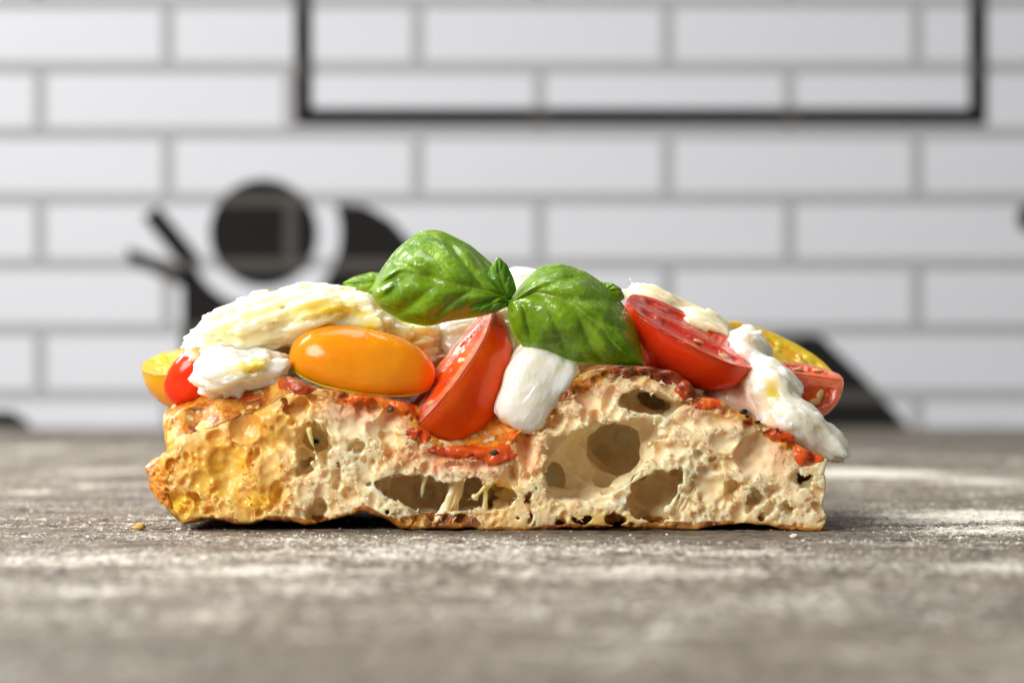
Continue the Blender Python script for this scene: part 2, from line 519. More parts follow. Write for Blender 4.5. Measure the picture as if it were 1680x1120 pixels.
wall_print('wall_print', [[(482, -330), (482 + 2 * lw, -330), (484 + 2 * lw, 178), (484, 178)],
                             [(484, 178), (1617, 178), (1617, 178 + 2 * lw), (484, 178 + 2 * lw)],
                             [(1617 - 2 * lw, -330), (1617, -330), (1617, 178), (1617 - 2 * lw, 178)],
                             [(484 + 2 * lw, -330), (1617 - 2 * lw, -330), (1617 - 2 * lw, -330 + 2 * lw), (484 + 2 * lw, -330 + 2 * lw)]],
           'thin black rectangular outline painted across the upper white tiles')
ring = arc(432, 380, 126, 185, 95, 16)
wall_print('wall_print', [arc(432, 382, 88, 0, 360, 40)[:-1]], 'solid black disc painted on the tiles above the left mozzarella')
wall_print('wall_print', [[(234, 356), (260, 338), (330, 424), (302, 442)],
                                [(208, 406), (212, 430), (300, 470), (318, 444)],
                                [(300, 446), (316, 432)] + arc(432, 380, 126, 150, 100, 8) + [(420, 560), (330, 590), (296, 590), (300, 520)]],
           'black silhouette with two thin prongs painted left of the disc')
wall_print('wall_print', [[(552, 332)] + [(600, 338), (640, 360), (672, 395), (695, 440), (700, 480), (520, 480)] + arc(432, 382, 127, 35, -18, 8)],
           'black dome shape painted right of the disc, behind the left basil leaf')
wall_print('wall_print', [[(1215, 558), (1300, 548), (1345, 550), (1420, 622), (1494, 704), (1494, 730), (1215, 730)]],
           'black sloping shape painted low on the wall behind the yellow tomato')
wall_print('wall_print', [arc(1692, 358, 24, 0, 360, 20)[:-1]], 'small dark dot painted at the right edge of the wall')
wall_print('wall_print', [[(-90, 676), (20, 674), (45, 690), (60, 712), (-90, 712)]], 'dark low shape painted at the wall foot far left')

# ------------------------------------------------------------------ tabletop
def graded(lo, a, b, hi, fine, coarse):
    mid = np.arange(a, b, fine)
    def grow(start, end, sgn):
        out, x, s = [], start, fine
        while (end - x) * sgn > 0:
            s = min(s * 1.18, coarse); x = x + sgn * s; out.append(x)
        return np.array(out)
    return np.concatenate([grow(a, lo, -1)[::-1], mid, grow(b, hi, 1)])
tx = graded(-620, -110, 110, 620, 0.6, 9.0)
ty = graded(-720, -42, 42, 716, 0.55, 5.0)
TX, TY = np.meshgrid(tx, ty, indexing='ij')
grain = noise_grid([tx, ty, np.array([0.0, 1.0])], [5.5, 1.1, 5.0], 11)[:, :, 0]
grain2 = noise_grid([tx, ty, np.array([0.0, 1.0])], [40.0, 3.2, 5.0], 12)[:, :, 0]
fine = noise_grid([tx, ty, np.array([0.0, 1.0])], [1.2, 2.2, 5.0], 13)[:, :, 0]
TZ = -np.abs(grain) * 0.42 + grain2 * 0.16 + fine * 0.15 - 0.10
f1 = noise_grid([tx, ty, np.array([0.0, 1.0])], [38.0, 30.0, 5.0], 14)[:, :, 0]
f2 = noise_grid([tx, ty, np.array([0.0, 1.0])], [11.0, 9.0, 5.0], 15)[:, :, 0]
f3 = noise_grid([tx, ty, np.array([0.0, 1.0])], [4.0, 3.6, 5.0], 16)[:, :, 0]
flour = 0.22 + 0.15 * f1 + 0.17 * f2 + 0.17 * f3
# (photo column, row, half width px, half depth mm, strength)
patches = [(120, 915, 260, 22, .50), (420, 935, 260, 20, .55), (640, 900, 120, 12, .5), (860, 903, 130, 10, .65), (1010, 935, 240, 22, .55),
           (1230, 905, 160, 14, .45), (1600, 930, 180, 16, .6), (1480, 960, 150, 20, .35), (1085, 1034, 95, 9, .55), (1560, 845, 180, 26, 1.15),
           (1590, 868, 150, 14, .9), (1460, 776, 160, 26, 1.15), (1620, 790, 150, 40, .55), (50, 806, 80, 24, .45), (160, 772, 140, 30, .5),
           (60, 735, 90, 40, .6), (200, 738, 100, 40, .5), (1430, 742, 170, 30, .4), (780, 1000, 400, 16, .3), (1300, 985, 200, 22, .4),
           (330, 1005, 60, 10, .5), (120, 965, 220, 18, .45), (1500, 1010, 220, 20, .25), (560, 960, 260, 20, .35), (1330, 768, 120, 30, .4)]
for px, py, hw, hd, st in patches:
    y = table_y(py); x = (px - 840) * S(y); w = hw * S(y)
    d = np.sqrt(((TX - x) / w) ** 2 + ((TY - y) / hd) ** 2) + 0.55 * f2 + 0.45 * f1 + 0.3 * f3
    flour = np.maximum(flour, flour * 0.6 + st * 0.78 * (1 - smooth(0.0, 1.5, d)) * (1 + 0.5 * f3))
near = np.exp(-((TX / 82) ** 6)) * np.exp(-((TY + 1) / 17.0) ** 4)        # less flour around the slice's foot
flour = flour * (1 - 0.75 * near)
band = np.exp(-((TY - 70) / 45.0) ** 2)
flour = flour * (1 - 0.35 * band * (TX < 75))
TZ = TZ + np.clip(flour - 0.35, 0, 1) * (0.35 + 0.35 * fine)
nx, ny = TX.shape
idx = np.arange(nx * ny).reshape(nx, ny)
tq = np.stack([idx[:-1, :-1].ravel(), idx[1:, :-1].ravel(), idx[1:, 1:].ravel(), idx[:-1, 1:].ravel()], 1)
tabletop = mesh_obj('tabletop', np.stack([TX.ravel(), TY.ravel(), TZ.ravel()], 1), tq, mat_table(), attrs={'flour': flour.ravel()}, origin=(0, 0, 0))
tag(tabletop, kind='structure')
def table_z(x, y):
    i = np.clip(np.searchsorted(tx, x), 0, nx - 1); j = np.clip(np.searchsorted(ty, y), 0, ny - 1)
    return TZ[i, j], flour[i, j]

# loose flour grains lying on the wood
m_flour = mat_plain('flour', (0.84, 0.81, 0.73), 0.95, 0.08, 900)
OCT = np.array([(1, 0, 0), (-1, 0, 0), (0, 1, 0), (0, -1, 0), (0, 0, 1), (0, 0, -1)], float)
OCF = np.array([(0, 2, 4), (2, 1, 4), (1, 3, 4), (3, 0, 4), (2, 0, 5), (1, 2, 5), (3, 1, 5), (0, 3, 5)])
n_g = 60000
gx = RNG.uniform(-130, 130, n_g); gy = RNG.uniform(-95, 110, n_g)
gz, gf = table_z(gx, gy)
keep = RNG.random(n_g) < np.clip(gf * 0.9 - 0.02, 0.01, 1)
gx, gy, gz = gx[keep], gy[keep], gz[keep]
gr = np.clip(RNG.lognormal(-2.15, 0.5, len(gx)), 0.05, 0.45)
ang = RNG.uniform(0, 6.28, len(gx))
jit = OCT[None] * RNG.uniform(0.6, 1.3, (len(gx), 6, 1))
ca, sa = np.cos(ang)[:, None], np.sin(ang)[:, None]
rx = jit[:, :, 0] * ca - jit[:, :, 1] * sa; ry = jit[:, :, 0] * sa + jit[:, :, 1] * ca
gv = np.stack([gx[:, None] + rx * gr[:, None], gy[:, None] + ry * gr[:, None], gz[:, None] + (jit[:, :, 2] * 0.7 + 0.4) * gr[:, None]], 2)
gt = OCF[None] + (np.arange(len(gx)) * 6)[:, None, None]
fl_o = mesh_obj('flour_grains', gv.reshape(-1, 3), None, m_flour, tris=gt.reshape(-1, 3), smooth=False, origin=(0, 0, 0))
tag(fl_o, 'white flour grains scattered over the brown wood around the slice', 'flour', kind='stuff')

# ------------------------------------------------------------------ the bread
def X0(px): return (px - 840) * PX
def Z0(py): return (868 - py) * PX
outline = [(300, 858), (282, 845), (262, 824), (246, 800), (236, 768), (243, 754), (262, 748), (272, 744), (263, 722), (266, 695), (285, 676),
           (318, 660), (345, 655), (380, 642), (420, 627), (455, 615), (480, 620), (510, 634), (560, 642), (610, 650), (650, 657), (675, 672),
           (690, 700), (720, 722), (765, 738), (800, 738), (828, 730), (845, 712), (875, 690), (905, 655), (935, 625), (970, 610), (1015, 602),
           (1060, 602), (1100, 610), (1128, 628), (1145, 650), (1180, 656), (1220, 678), (1265, 698), (1300, 716), (1318, 738), (1338, 744), (1358, 754),
           (1354, 775), (1357, 800), (1353, 825), (1358, 850), (1350, 871), (1300, 870), (1262, 864), (1215, 860), (1180, 864), (1140, 869), (1080, 866),
           (1040, 866), (1000, 862), (960, 866), (900, 868), (840, 870), (790, 869), (775, 862), (740, 866), (700, 867), (660, 864), (640, 852),
           (618, 842), (597, 836), (570, 842), (540, 852), (500, 858), (470, 852), (440, 848), (415, 858), (380, 857), (350, 851), (325, 855)]
OX = np.array([X0(a) for a, b in outline]); OZ = np.array([Z0(b) for a, b in outline])
outline_b = [p for p in outline if not (640 < p[0] < 930 and p[1] < 760)]
kb = outline_b.index((610, 650)) + 1
outline_b[kb:kb] = [(650, 654), (690, 664), (740, 676), (800, 680), (850, 668), (895, 645)]
OXb = np.array([X0(a) for a, b in outline_b]); OZb = np.array([Z0(b) for a, b in outline_b])
VX = 0.25
xs = np.arange(-75.5, 65.5, VX); zs = np.arange(-1.2, 34.0, VX)
ys = [-3.4]
while ys[-1] < 12.5: ys.append(ys[-1] + VX)
st = VX
while ys[-1] < 78:
    st *= 1.075; ys.append(ys[-1] + st)
ys = np.array(ys)
# exact distance to the outline in the plane of the cut
GX, GZ = np.meshgrid(xs, zs, indexing='ij')
def poly_sdf(gx, gz, ox, oz):
    d = np.full(gx.shape, 1e9); inside = np.zeros(gx.shape, bool)
    n = len(ox)
    for k in range(n):
        ax, az, bx, bz = ox[k], oz[k], ox[(k + 1) % n], oz[(k + 1) % n]
        ex, ez = bx - ax, bz - az
        t = np.clip(((gx - ax) * ex + (gz - az) * ez) / (ex * ex + ez * ez + 1e-12), 0, 1)
        d = np.minimum(d, (gx - ax - t * ex) ** 2 + (gz - az - t * ez) ** 2)
        c = (az > gz) != (bz > gz)
        inside ^= c & (gx < (bx - ax) * (gz - az) / np.where(abs(bz - az) < 1e-9, 1e-9, bz - az) + ax)
    return np.where(inside, -np.sqrt(d), np.sqrt(d))
F2 = poly_sdf(GX, GZ, OX, OZ).astype(np.float32)
PXX = GX / PX + 840; PYY = 868 - GZ / PX           # photo columns / rows of the grid, for measured regions
# crust that rolls over towards the viewer on the left: limit line from (300,735) to (490,655)
zl = np.interp(PXX, [230, 250, 300, 330, 400, 470, 520, 600], [800, 790, 745, 742, 712, 668, 640, 630])
zl = zl + 30 * noise_grid([xs, zs, np.array([0., 1.])], [5, 4, 5], 33)[:, :, 0] * (PXX < 600)
roll = np.clip((zl - PYY) / 70.0, 0, 1.7)
roll[PXX > 560] = 0
left_end = smooth(300, 236, PXX)
n2a = noise_grid([xs, zs, np.array([0., 1.])], [9, 8, 5], 21)[:, :, 0]
n2b = noise_grid([xs, zs, np.array([0., 1.])], [2.4, 2.0, 5], 22)[:, :, 0]
YF = 0.75 * n2a + 0.36 * n2b + 4.6 * roll ** 1.6 + 3.2 * left_end ** 2
F = F2[:, None, :] + 0.0 * ys[None, :, None].astype(np.float32)
F = F + (noise_grid([xs, ys, zs], [7, 7, 6], 23) * 0.35 + noise_grid([xs, ys, zs], [1.6, 2.0, 1.5], 24) * 0.30).astype(np.float32)
dep = np.clip(ys / 30.0, 0, 1)[None, :, None]
F = F + (noise_grid([xs, ys, zs], [22, 16, 30], 25) * 1.6 * dep).astype(np.float32)
F2b = poly_sdf(GX, GZ, OXb, OZb).astype(np.float32)
F = F + (F2b - F2)[:, None, :] * smooth(2.5, 9.0, ys)[None, :, None].astype(np.float32)
F = F - (3.0 * smooth(12, 28, ys)[None, :, None] * smooth(13, 20, zs)[None, None, :]).astype(np.float32)
HULL = F.copy()
F = smax(F, (YF[:, None, :] - ys[None, :, None]).astype(np.float32), 0.9)
F = smax(F, (ys[None, :, None] - 74.0).astype(np.float32) + 0 * F, 3.0)
warp = (noise_grid([xs, ys, zs], [2.4, 2.4, 2.4], 26) * 0.5 + noise_grid([xs, ys, zs], [0.95, 1.0, 0.9], 27) * 0.34).astype(np.float32)

def carve(px, py, y, rx, rz, ry, rot=0.0, wamt=1.0, k=0.25):
    """open a bubble: centre in photo px, depth mm, radii px, px, mm; rot in degrees, rising to the right"""
    cx, cz = X0(px), Z0(py); ax, az, ay = rx * PX, rz * PX, ry
    R = max(ax, az) * 1.15 + 0.8
    i0, i1 = np.searchsorted(xs, cx - R), np.searchsorted(xs, cx + R)
    j0, j1 = np.searchsorted(ys, y - ay * 1.15 - 0.8), np.searchsorted(ys, y + ay * 1.15 + 0.8)
    k0, k1 = np.searchsorted(zs, cz - R), np.searchsorted(zs, cz + R)
    if i1 <= i0 or j1 <= j0 or k1 <= k0: return
    dx = (xs[i0:i1] - cx)[:, None, None]; dy = (ys[j0:j1] - y)[None, :, None]; dz = (zs[k0:k1] - cz)[None, None, :]
    c, s = math.cos(math.radians(rot)), math.sin(math.radians(rot))
    u, w = dx * c + dz * s, -dx * s + dz * c
    q = np.sqrt((u / ax) ** 2 + (dy / ay) ** 2 + (w / az) ** 2)
    sd = (q - 1) * min(ax, az, ay) + warp[i0:i1, j0:j1, k0:k1] * (0.9 * wamt)
    F[i0:i1, j0:j1, k0:k1] = smax(F[i0:i1, j0:j1, k0:k1], -sd.astype(np.float32), k)

# bubbles that the photograph shows one by one
big = [(978, 757, 2.5, 93, 60, 13.0, 24), (1015, 738, 16, 52, 46, 11, 0), (930, 790, 1.0, 38, 34, 5.0, -20), (1045, 712, 3.0, 36, 26, 7.0, 30),
       (1062, 660, 2.5, 54, 20, 10.0, -12), (1078, 815, 4.0, 54, 44, 13.0, 20), (1112, 785, 2.5, 26, 26, 6.0, 0), (1060, 840, 6.0, 36, 22, 6, 0),
       (655, 802, 3.0, 42, 24, 8.0, -10), (700, 812, 7.0, 56, 34, 13.0, 0), (765, 812, 7.5, 54, 32, 12.0, 5), (815, 818, 3.0, 42, 22, 8.0, 8),
       (690, 840, 3.0, 26, 16, 6, 0), (770, 792, 10, 60, 30, 6, 0),
       (517, 728, 0.8, 27, 38, 6.5, 20), (502, 762, 1.5, 18, 20, 6.0, 30), (528, 752, 2.4, 12, 14, 3.5, 0), (553, 762, 0.3, 7, 14, 1.8, 0),
       (552, 790, 0.3, 7, 15, 1.8, -10), (522, 836, 1.0, 17, 17, 4.5, 0), (638, 735, 0.4, 15, 20, 2.4, 0), (612, 760, 0.2, 8, 14, 1.6, 0),
       (628, 802, 1.0, 12, 8, 3.0, -10), (636, 838, 0.4, 8, 6, 2.2, 0), (645, 842, 0.4, 5, 4, 2, 0),
       (1240, 748, -0.4, 36, 40, 3.4, -20), (1270, 762, -1.0, 34, 34, 2.4, 0), (1236, 820, 0.2, 22, 15, 2.8, -18), (1249, 850, 0.2, 15, 9, 2.6, 0),
       (1185, 722, -0.6, 30, 16, 1.6, 0), (1140, 700, -0.4, 26, 12, 1.4, -15), (1195, 765, -0.6, 24, 18, 1.8, 0), (1165, 800, -0.6, 28, 34, 2.4, 20),
       (1180, 690, -0.6, 36, 12, 1.6, -10), (1300, 800, -0.8, 24, 24, 1.4, 0), (1140, 845, 0.0, 10, 8, 1.6, 0),
       (869, 830, 0.4, 9, 24, 3.0, 6), (850, 822, 0.4, 7, 18, 2.6, -8), (889, 846, 0.4, 9, 13, 2.8, -20), (863, 764, 0.6, 5, 9, 2.0, 0),
       (880, 800, 0.2, 6, 14, 1.6, 10), (878, 854, .4, 6, 8, 2, 0), (850, 850, 0.2, 6, 6, 1.4, 0),
       (965, 850, 2.0, 26, 11, 5, 0), (1008, 853, 2.0, 26, 13, 5, 0), (925, 858, 1.2, 14, 5, 3, 0),
       (372, 770, -0.9, 36, 52, 3.4, 10), (440, 770, -1.0, 22, 60, 2.2, -6), (468, 730, -0.8, 22, 34, 2.0, 0), (400, 815, -0.6, 26, 22, 2.2, 0),
       (330, 790, -0.8, 26, 30, 2.0, 0), (490, 668, 0.2, 22, 24, 2.2, 0),
       (345, 836, -0.2, 10, 8, 1.6, 0), (425, 840, -0.2, 9, 7, 1.5, 0), (570, 700, -0.6, 34, 22, 1.6, -10), (600, 780, -0.6, 20, 36, 1.6, 10),
       (705, 750, -0.4, 24, 12, 1.8, -10), (750, 765, -0.2, 24, 9, 1.6, -5), (655, 720, -0.4, 14, 12, 1.6, 0), (790, 765, -0.4, 22, 10, 1.6, 0),
       (900, 720, -0.6, 16, 9, 1.2, 40), (1110, 735, -0.4, 18, 10, 1.4, 0), (830, 800, 0.5, 18, 14, 2.4, 0),
       (590, 735, 0.2, 16, 22, 2.4, 14), (575, 815, 0.2, 14, 12, 2.2, 0), (455, 810, 0.2, 12, 15, 2.0, -20), (1175, 765, 0.2, 20, 15, 2.4, 10), (1300, 835, 0.2, 15, 10, 2.2, 10),
       (1320, 790, 0.2, 12, 15, 2.0, 0), (1120, 690, 0.2, 15, 9, 2.0, -20), (915, 690, 0.2, 18, 8, 2.0, 40), (410, 760, 0.2, 13, 20, 2.4, 8), (320, 815, 0.2, 12, 10, 2.0, 0),
       (1205, 800, 0.2, 13, 17, 2.2, -14), (1150, 745, 0.2, 12, 9, 2.0, 0), (1275, 805, 0.1, 14, 9, 1.8, 0), (680, 735, 0.2, 14, 9, 2.0, -20), (840, 780, 0.4, 9, 15, 2.0, 10)]
rl = np.random.default_rng(17)
for b in big:
    small = max(b[3], b[4]) < 30 and b[2] >= 0
    y_, d_ = b[2] + (0.5 if small else 0), b[5] * (1.3 if small else 1.0)
    carve(b[0], b[1], y_, b[3] * (0.85 if small else 1), b[4] * (0.85 if small else 1), d_, b[6], 1.7 if small else 1.2)
    for _ in range(3 if small else (6 if min(b[3], b[4]) > 18 and b[2] < 8 else 0)):     # side lobes make the rims uneven
        a_ = rl.uniform(0, 2 * math.pi); q_ = rl.uniform(0.25, 0.55) if small else rl.uniform(0.16, 0.34)
        c_, s_ = math.cos(math.radians(b[6])), math.sin(math.radians(b[6]))
        u_, w_ = math.cos(a_) * b[3] * 0.85, math.sin(a_) * b[4] * 0.85
        carve(b[0] + u_ * c_ - w_ * s_, b[1] - u_ * s_ - w_ * c_, y_ + rl.uniform(-0.5, 1.0) * (1 if small else 2), b[3] * q_ * rl.uniform(.8, 1.5), b[4] * q_ * rl.uniform(.8, 1.5), d_ * q_ * 1.3, rl.uniform(-60, 60), 1.3)
# the fine crumb in between
rb = np.random.default_rng(99)
px_, py_, pr_ = [], [], []
for b in big:                                             # big bubbles take part in the packing as rows of discs
    c, s_ = math.cos(math.radians(b[6])), math.sin(math.radians(b[6]))
    if b[2] > 8: continue
    L_, r_ = max(b[3], b[4]), min(b[3], b[4])
    ux, uy = (c, -s_) if b[3] >= b[4] else (s_, c)
    for t_ in np.linspace(-1, 1, 5):
        px_.append(b[0] + ux * (L_ - r_) * t_); py_.append(b[1] + uy * (L_ - r_) * t_); pr_.append(r_ * 0.92)
def pack(levels, gap, ylo, yhi, deep, wamt=0.4):
    X_, Y_, R_ = list(px_), list(py_), list(pr_)
    if deep: X_, Y_, R_ = [0.0], [0.0], [1.0]
    n = 0
    for r0, tries in levels:
        cand = np.stack([rb.uniform(238, 1358, tries), rb.uniform(606, 868, tries)], 1)
        rad = r0 * rb.uniform(0.8, 1.2, tries)
        for (cx, cy), r in zip(cand, rad):
            i, k = int((X0(cx) - xs[0]) / VX), int((Z0(cy) - zs[0]) / VX)
            if i < 0 or k < 0 or i >= len(xs) or k >= len(zs): continue
            if F2[i, k] > -(r * 0.75 * PX + 0.35) or roll[i, k] > 0.08: continue
            if ((np.array(X_) - cx) ** 2 + (np.array(Y_) - cy) ** 2 < (gap * (np.array(R_) + r)) ** 2).any(): continue
            X_.append(cx); Y_.append(cy); R_.append(r); n += 1
            s_ = rb.uniform(0.62, 1.55)
            o_ = rb.uniform(ylo, yhi) if rb.random() < 0.62 else rb.uniform(-0.45, 0.20)
            y = YF[i, k] + (o_ * r * PX if not deep else rb.uniform(ylo, yhi))
            carve(cx, cy, y, r * s_, r / s_, r * PX * rb.uniform(0.9, 1.5), rb.uniform(-60, 60), wamt * min(1, 0.45 + r / 16), 0.12)
    return n
pack([(34, 120), (24, 200), (17, 400), (11, 900), (8, 2000), (5.4, 5000), (3.8, 6000), (2.9, 5000)], 0.80, -0.90, -0.50, False, 0.6)
pack([(20, 200), (10, 400)], 1.5, 6.0, 9.0, True)
pack([(26, 300), (15, 400)], 1.2, 11.0, 15.0, True)
F = F + noise_grid([xs, ys, zs], [0.6, 0.9, 0.6], 28).astype(np.float32) * 0.06

# thin threads of dough across the holes
def threads(segs):
    for (x0, y0, d0, x1, y1, d1, r) in segs:
        a = np.array([X0(x0), d0, Z0(y0)]); b = np.array([X0(x1), d1, Z0(y1)])
        lo, hi = np.minimum(a, b) - 1.5, np.maximum(a, b) + 1.5
        i0, i1 = np.searchsorted(xs, lo[0]), np.searchsorted(xs, hi[0]); j0, j1 = np.searchsorted(ys, lo[1]), np.searchsorted(ys, hi[1])
        k0, k1 = np.searchsorted(zs, lo[2]), np.searchsorted(zs, hi[2])
        p = np.stack(np.meshgrid(xs[i0:i1], ys[j0:j1], zs[k0:k1], indexing='ij'), -1)
        ab = b - a; t = np.clip(((p - a) @ ab) / (ab @ ab), 0, 1)
        d = np.linalg.norm(p - a - t[..., None] * ab, axis=-1)
        rr = r * (1 + 1.6 * (2 * t - 1) ** 4)
        w = warp[i0:i1, j0:j1, k0:k1]
        F[i0:i1, j0:j1, k0:k1] = smin(F[i0:i1, j0:j1, k0:k1], (d - rr + w * 0.7).astype(np.float32), 0.35)
threads([(506, 705, 1.0, 520, 752, 1.2, .22), (498, 745, .6, 540, 742, 1.0, .22), (512, 760, 1.2, 522, 778, 1.5, .2), (530, 712, .8, 515, 742, 1.4, .16),
         (752, 776, 2.0, 724, 852, 4.0, .7), (757, 778, 4.4, 742, 850, 6.0, .7), (738, 782, 5, 734, 846, 7.5, .6), (695, 775, 4, 690, 850, 6, .25),
         (699, 776, 3, 684, 840, 5, .25), (800, 790, 4, 792, 850, 5.5, .6), (780, 815, 1.2, 800, 795, 1.0, .3),
         (1125, 770, .2, 1122, 812, .6, .28), (1118, 800, .4, 1098, 838, 1.0, .3), (1128, 790, .6, 1108, 845, 1.4, .26), (1135, 775, .3, 1125, 800, .6, .2),
         (1098, 838, .8, 1104, 858, 1.0, .4), (895, 770, 3, 935, 800, 4.5, .2), (985, 845, 1, 980, 862, 1, .3), (1030, 840, 1.4, 1042, 858, 1.6, .3)])

verts, quads, cells = surface_nets(F, xs, ys, zs)
verts, quads, good = keep_big(verts, quads)
vi, vj, vk = cells[0][good], cells[1][good], cells[2][good]
pxv, pyv = verts[:, 0] / PX + 840, 868 - verts[:, 2] / PX
hullv = HULL[vi, vj, vk]
def spot(px, py, rx, ry, x=None, y=None):
    x = pxv if x is None else x; y = pyv if y is None else y
    return np.clip(1.25 - np.sqrt(((x - px) / rx) ** 2 + ((y - py) / ry) ** 2), 0, 1)
oil = np.maximum.reduce([spot(360, 770, 130, 110), spot(300, 830, 90, 50), spot(430, 700, 100, 70) * .9, spot(420, 820, 70, 60), spot(490, 650, 60, 40) * .8,
                         spot(820, 850, 45, 25) * .55, spot(815, 800, 40, 20) * .7, spot(985, 850, 70, 14) * .6, spot(1075, 660, 60, 20) * .3])
stain = np.maximum.reduce([spot(760, 752, 120, 26) * .9, spot(640, 672, 100, 28) * .95, spot(855, 735, 46, 44) * .7, spot(930, 660, 50, 26) * .4,
                           spot(390, 690, 60, 26) * .35, spot(480, 650, 40, 24) * .5, spot(1000, 640, 90, 14) * .4,
                           spot(1270, 740, 70, 40) * .30, spot(1200, 675, 80, 16) * .45, spot(560, 660, 60, 22) * .5])
toast = smooth(-2.6, -0.2, hullv) * smooth(830, 864, pyv) * 0.8 + smooth(-1.4, 0.0, hullv) * 0.30 * (pxv < 1335)
toast = np.maximum(toast, smooth(-5.0, -1.4, hullv) * 0.6 * (pyv < 790) * (pxv < 1335))
near_crust = smooth(-55, 5, (zl[vi, vk] - pyv)) * smooth(560, 500, pxv)
toast = np.maximum(toast, 0.55 * near_crust)
slice_root = empty('pizza_slice', (-3, 35, 0))
tag(slice_root, 'thick airy slice of pizza bread standing cut side forward on the floured wood', 'pizza slice')
mesh_obj('crumb', verts, quads, mat_crumb(), slice_root, attrs={'oil': oil, 'stain': np.clip(stain, 0, 1), 'toast': np.clip(toast, 0, 1)})

# thin torn films and fibres left standing on the cut
def torn_films(n, seed):
    r = np.random.default_rng(seed)
    front = np.nonzero((verts[:, 1] - YF[vi, vk] < 0.35) & (hullv < -1.3) & (near_crust < 0.5) & (verts[:, 2] > 2.0))[0]
    pick = front[r.integers(0, len(front), n)]
    base = verts[pick]
    ang = r.uniform(0, 2 * math.pi, n); lift = r.uniform(0.05, 0.9, n)
    d = np.stack([np.cos(ang) * np.cos(lift), -np.sin(lift), np.sin(ang) * np.cos(lift)], 1)
    w = np.stack([-np.sin(ang), r.uniform(-0.7, 0.7, n), np.cos(ang)], 1); w /= np.linalg.norm(w, axis=1, keepdims=True)
    L = r.lognormal(-0.72, 0.45, n)[:, None]; wd = (r.uniform(0.08, 0.42, n))[:, None]
    bend = r.uniform(-0.5, 0.5, (n, 3)) * L
    rows = []
    for k, t in enumerate((0.0, 0.35, 0.7, 1.0)):
        c = base - d * 0.15 + d * L * t + bend * t * t
        half = w * wd * (1.15 - 0.95 * t) * r.uniform(0.7, 1.3, (n, 1))
        rows += [c - half, c + half]
    V = np.stack(rows, 1).reshape(-1, 3)
    q = np.concatenate([np.stack([np.arange(n) * 8 + 2 * k, np.arange(n) * 8 + 2 * k + 1, np.arange(n) * 8 + 2 * k + 3, np.arange(n) * 8 + 2 * k + 2], 1) for k in range(3)])
    return V, q, np.repeat(oil[pick], 8), np.repeat(np.clip(stain, 0, 1)[pick], 8)
def mat_film():
    t = NT('torn_crumb_film')
    base = t.mix(t.attr('oil'), (0.96, 0.84, 0.62), (0.88, 0.52, 0.06))
    base = t.mix(t.math('MULTIPLY', t.attr('stain'), 0.7), base, (0.8, 0.34, 0.09))
    t.set(Base_Color=base, Roughness=0.45)
    tr = t.n('ShaderNodeBsdfTranslucent'); t.l(base, tr.inputs['Color'])
    mx = t.n('ShaderNodeMixShader'); mx.inputs[0].default_value = 0.5
    t.l(t.b.outputs[0], mx.inputs[1]); t.l(tr.outputs[0], mx.inputs[2]); t.l(mx.outputs[0], t.out.inputs['Surface'])
    return t.m
fv, fq, fo, fs_ = torn_films(2600, 5)
tag(mesh_obj('torn_crumb', fv, fq, mat_film(), slice_root, attrs={'oil': fo, 'stain': fs_}), kind='stuff')

# crust: a skin over the top, the left end and the foot
tc = 0.65 + 0.40 * n2b + 0.30 * n2a + smooth(800, 770, PYY) * np.clip(0.9 + 0.7 * n2a + 0.5 * n2b, 0, 3)
tc = tc + np.where(PXX < 560, np.clip((zl - PYY) * PX, 0, 14), 0) * smooth(545, 480, PXX)
tc = tc + 9.0 * left_end * (1 + 0.5 * n2b)
tc = tc - 3.0 * smooth(1325, 1340, PXX) * smooth(862, 856, PYY) * smooth(742, 752, PYY)
tc = tc + 1.5 * np.exp(-((PXX - 930) / 55) ** 2) * (PYY < 715)
flap = np.exp(-((PXX - 722) / 62) ** 4) * np.exp(-((PYY - 852) / 15) ** 4)
tc = tc + 2.5 * flap + 0.8 * np.exp(-((PXX - 1090) / 60) ** 4) * smooth(845, 856, PYY)
crn = noise_grid([xs, ys, zs], [0.75, 0.8, 0.65], 29) * 0.16 + noise_grid([xs, ys, zs], [1.9, 2.0, 1.6], 30) * 0.16
FC = smax(F - 0.07 - crn, -(HULL + tc[:, None, :].astype(np.float32)), 0.15)
cv, cq, cc = surface_nets(FC, xs, ys, zs)
cv, cq, good = keep_big(cv, cq, 0.003)
cpx, cpy = cv[:, 0] / PX + 840, 868 - cv[:, 2] / PX
char = np.maximum.reduce([spot(495, 628, 45, 20, cpx, cpy), spot(1060, 610, 120, 22, cpx, cpy), spot(1135, 640, 26, 26, cpx, cpy), spot(400, 655, 90, 22, cpx, cpy) * .55, spot(340, 690, 50, 30, cpx, cpy) * .3, spot(1180, 662, 60, 18, cpx, cpy) * .5, spot(600, 652, 80, 14, cpx, cpy) * .35,
                          spot(930, 640, 45, 26, cpx, cpy) * .45])
under = smooth(815, 845, cpy) * 1.15
mesh_obj('crust', cv, cq, mat_crust(), slice_root, attrs={'char': char, 'under': under})

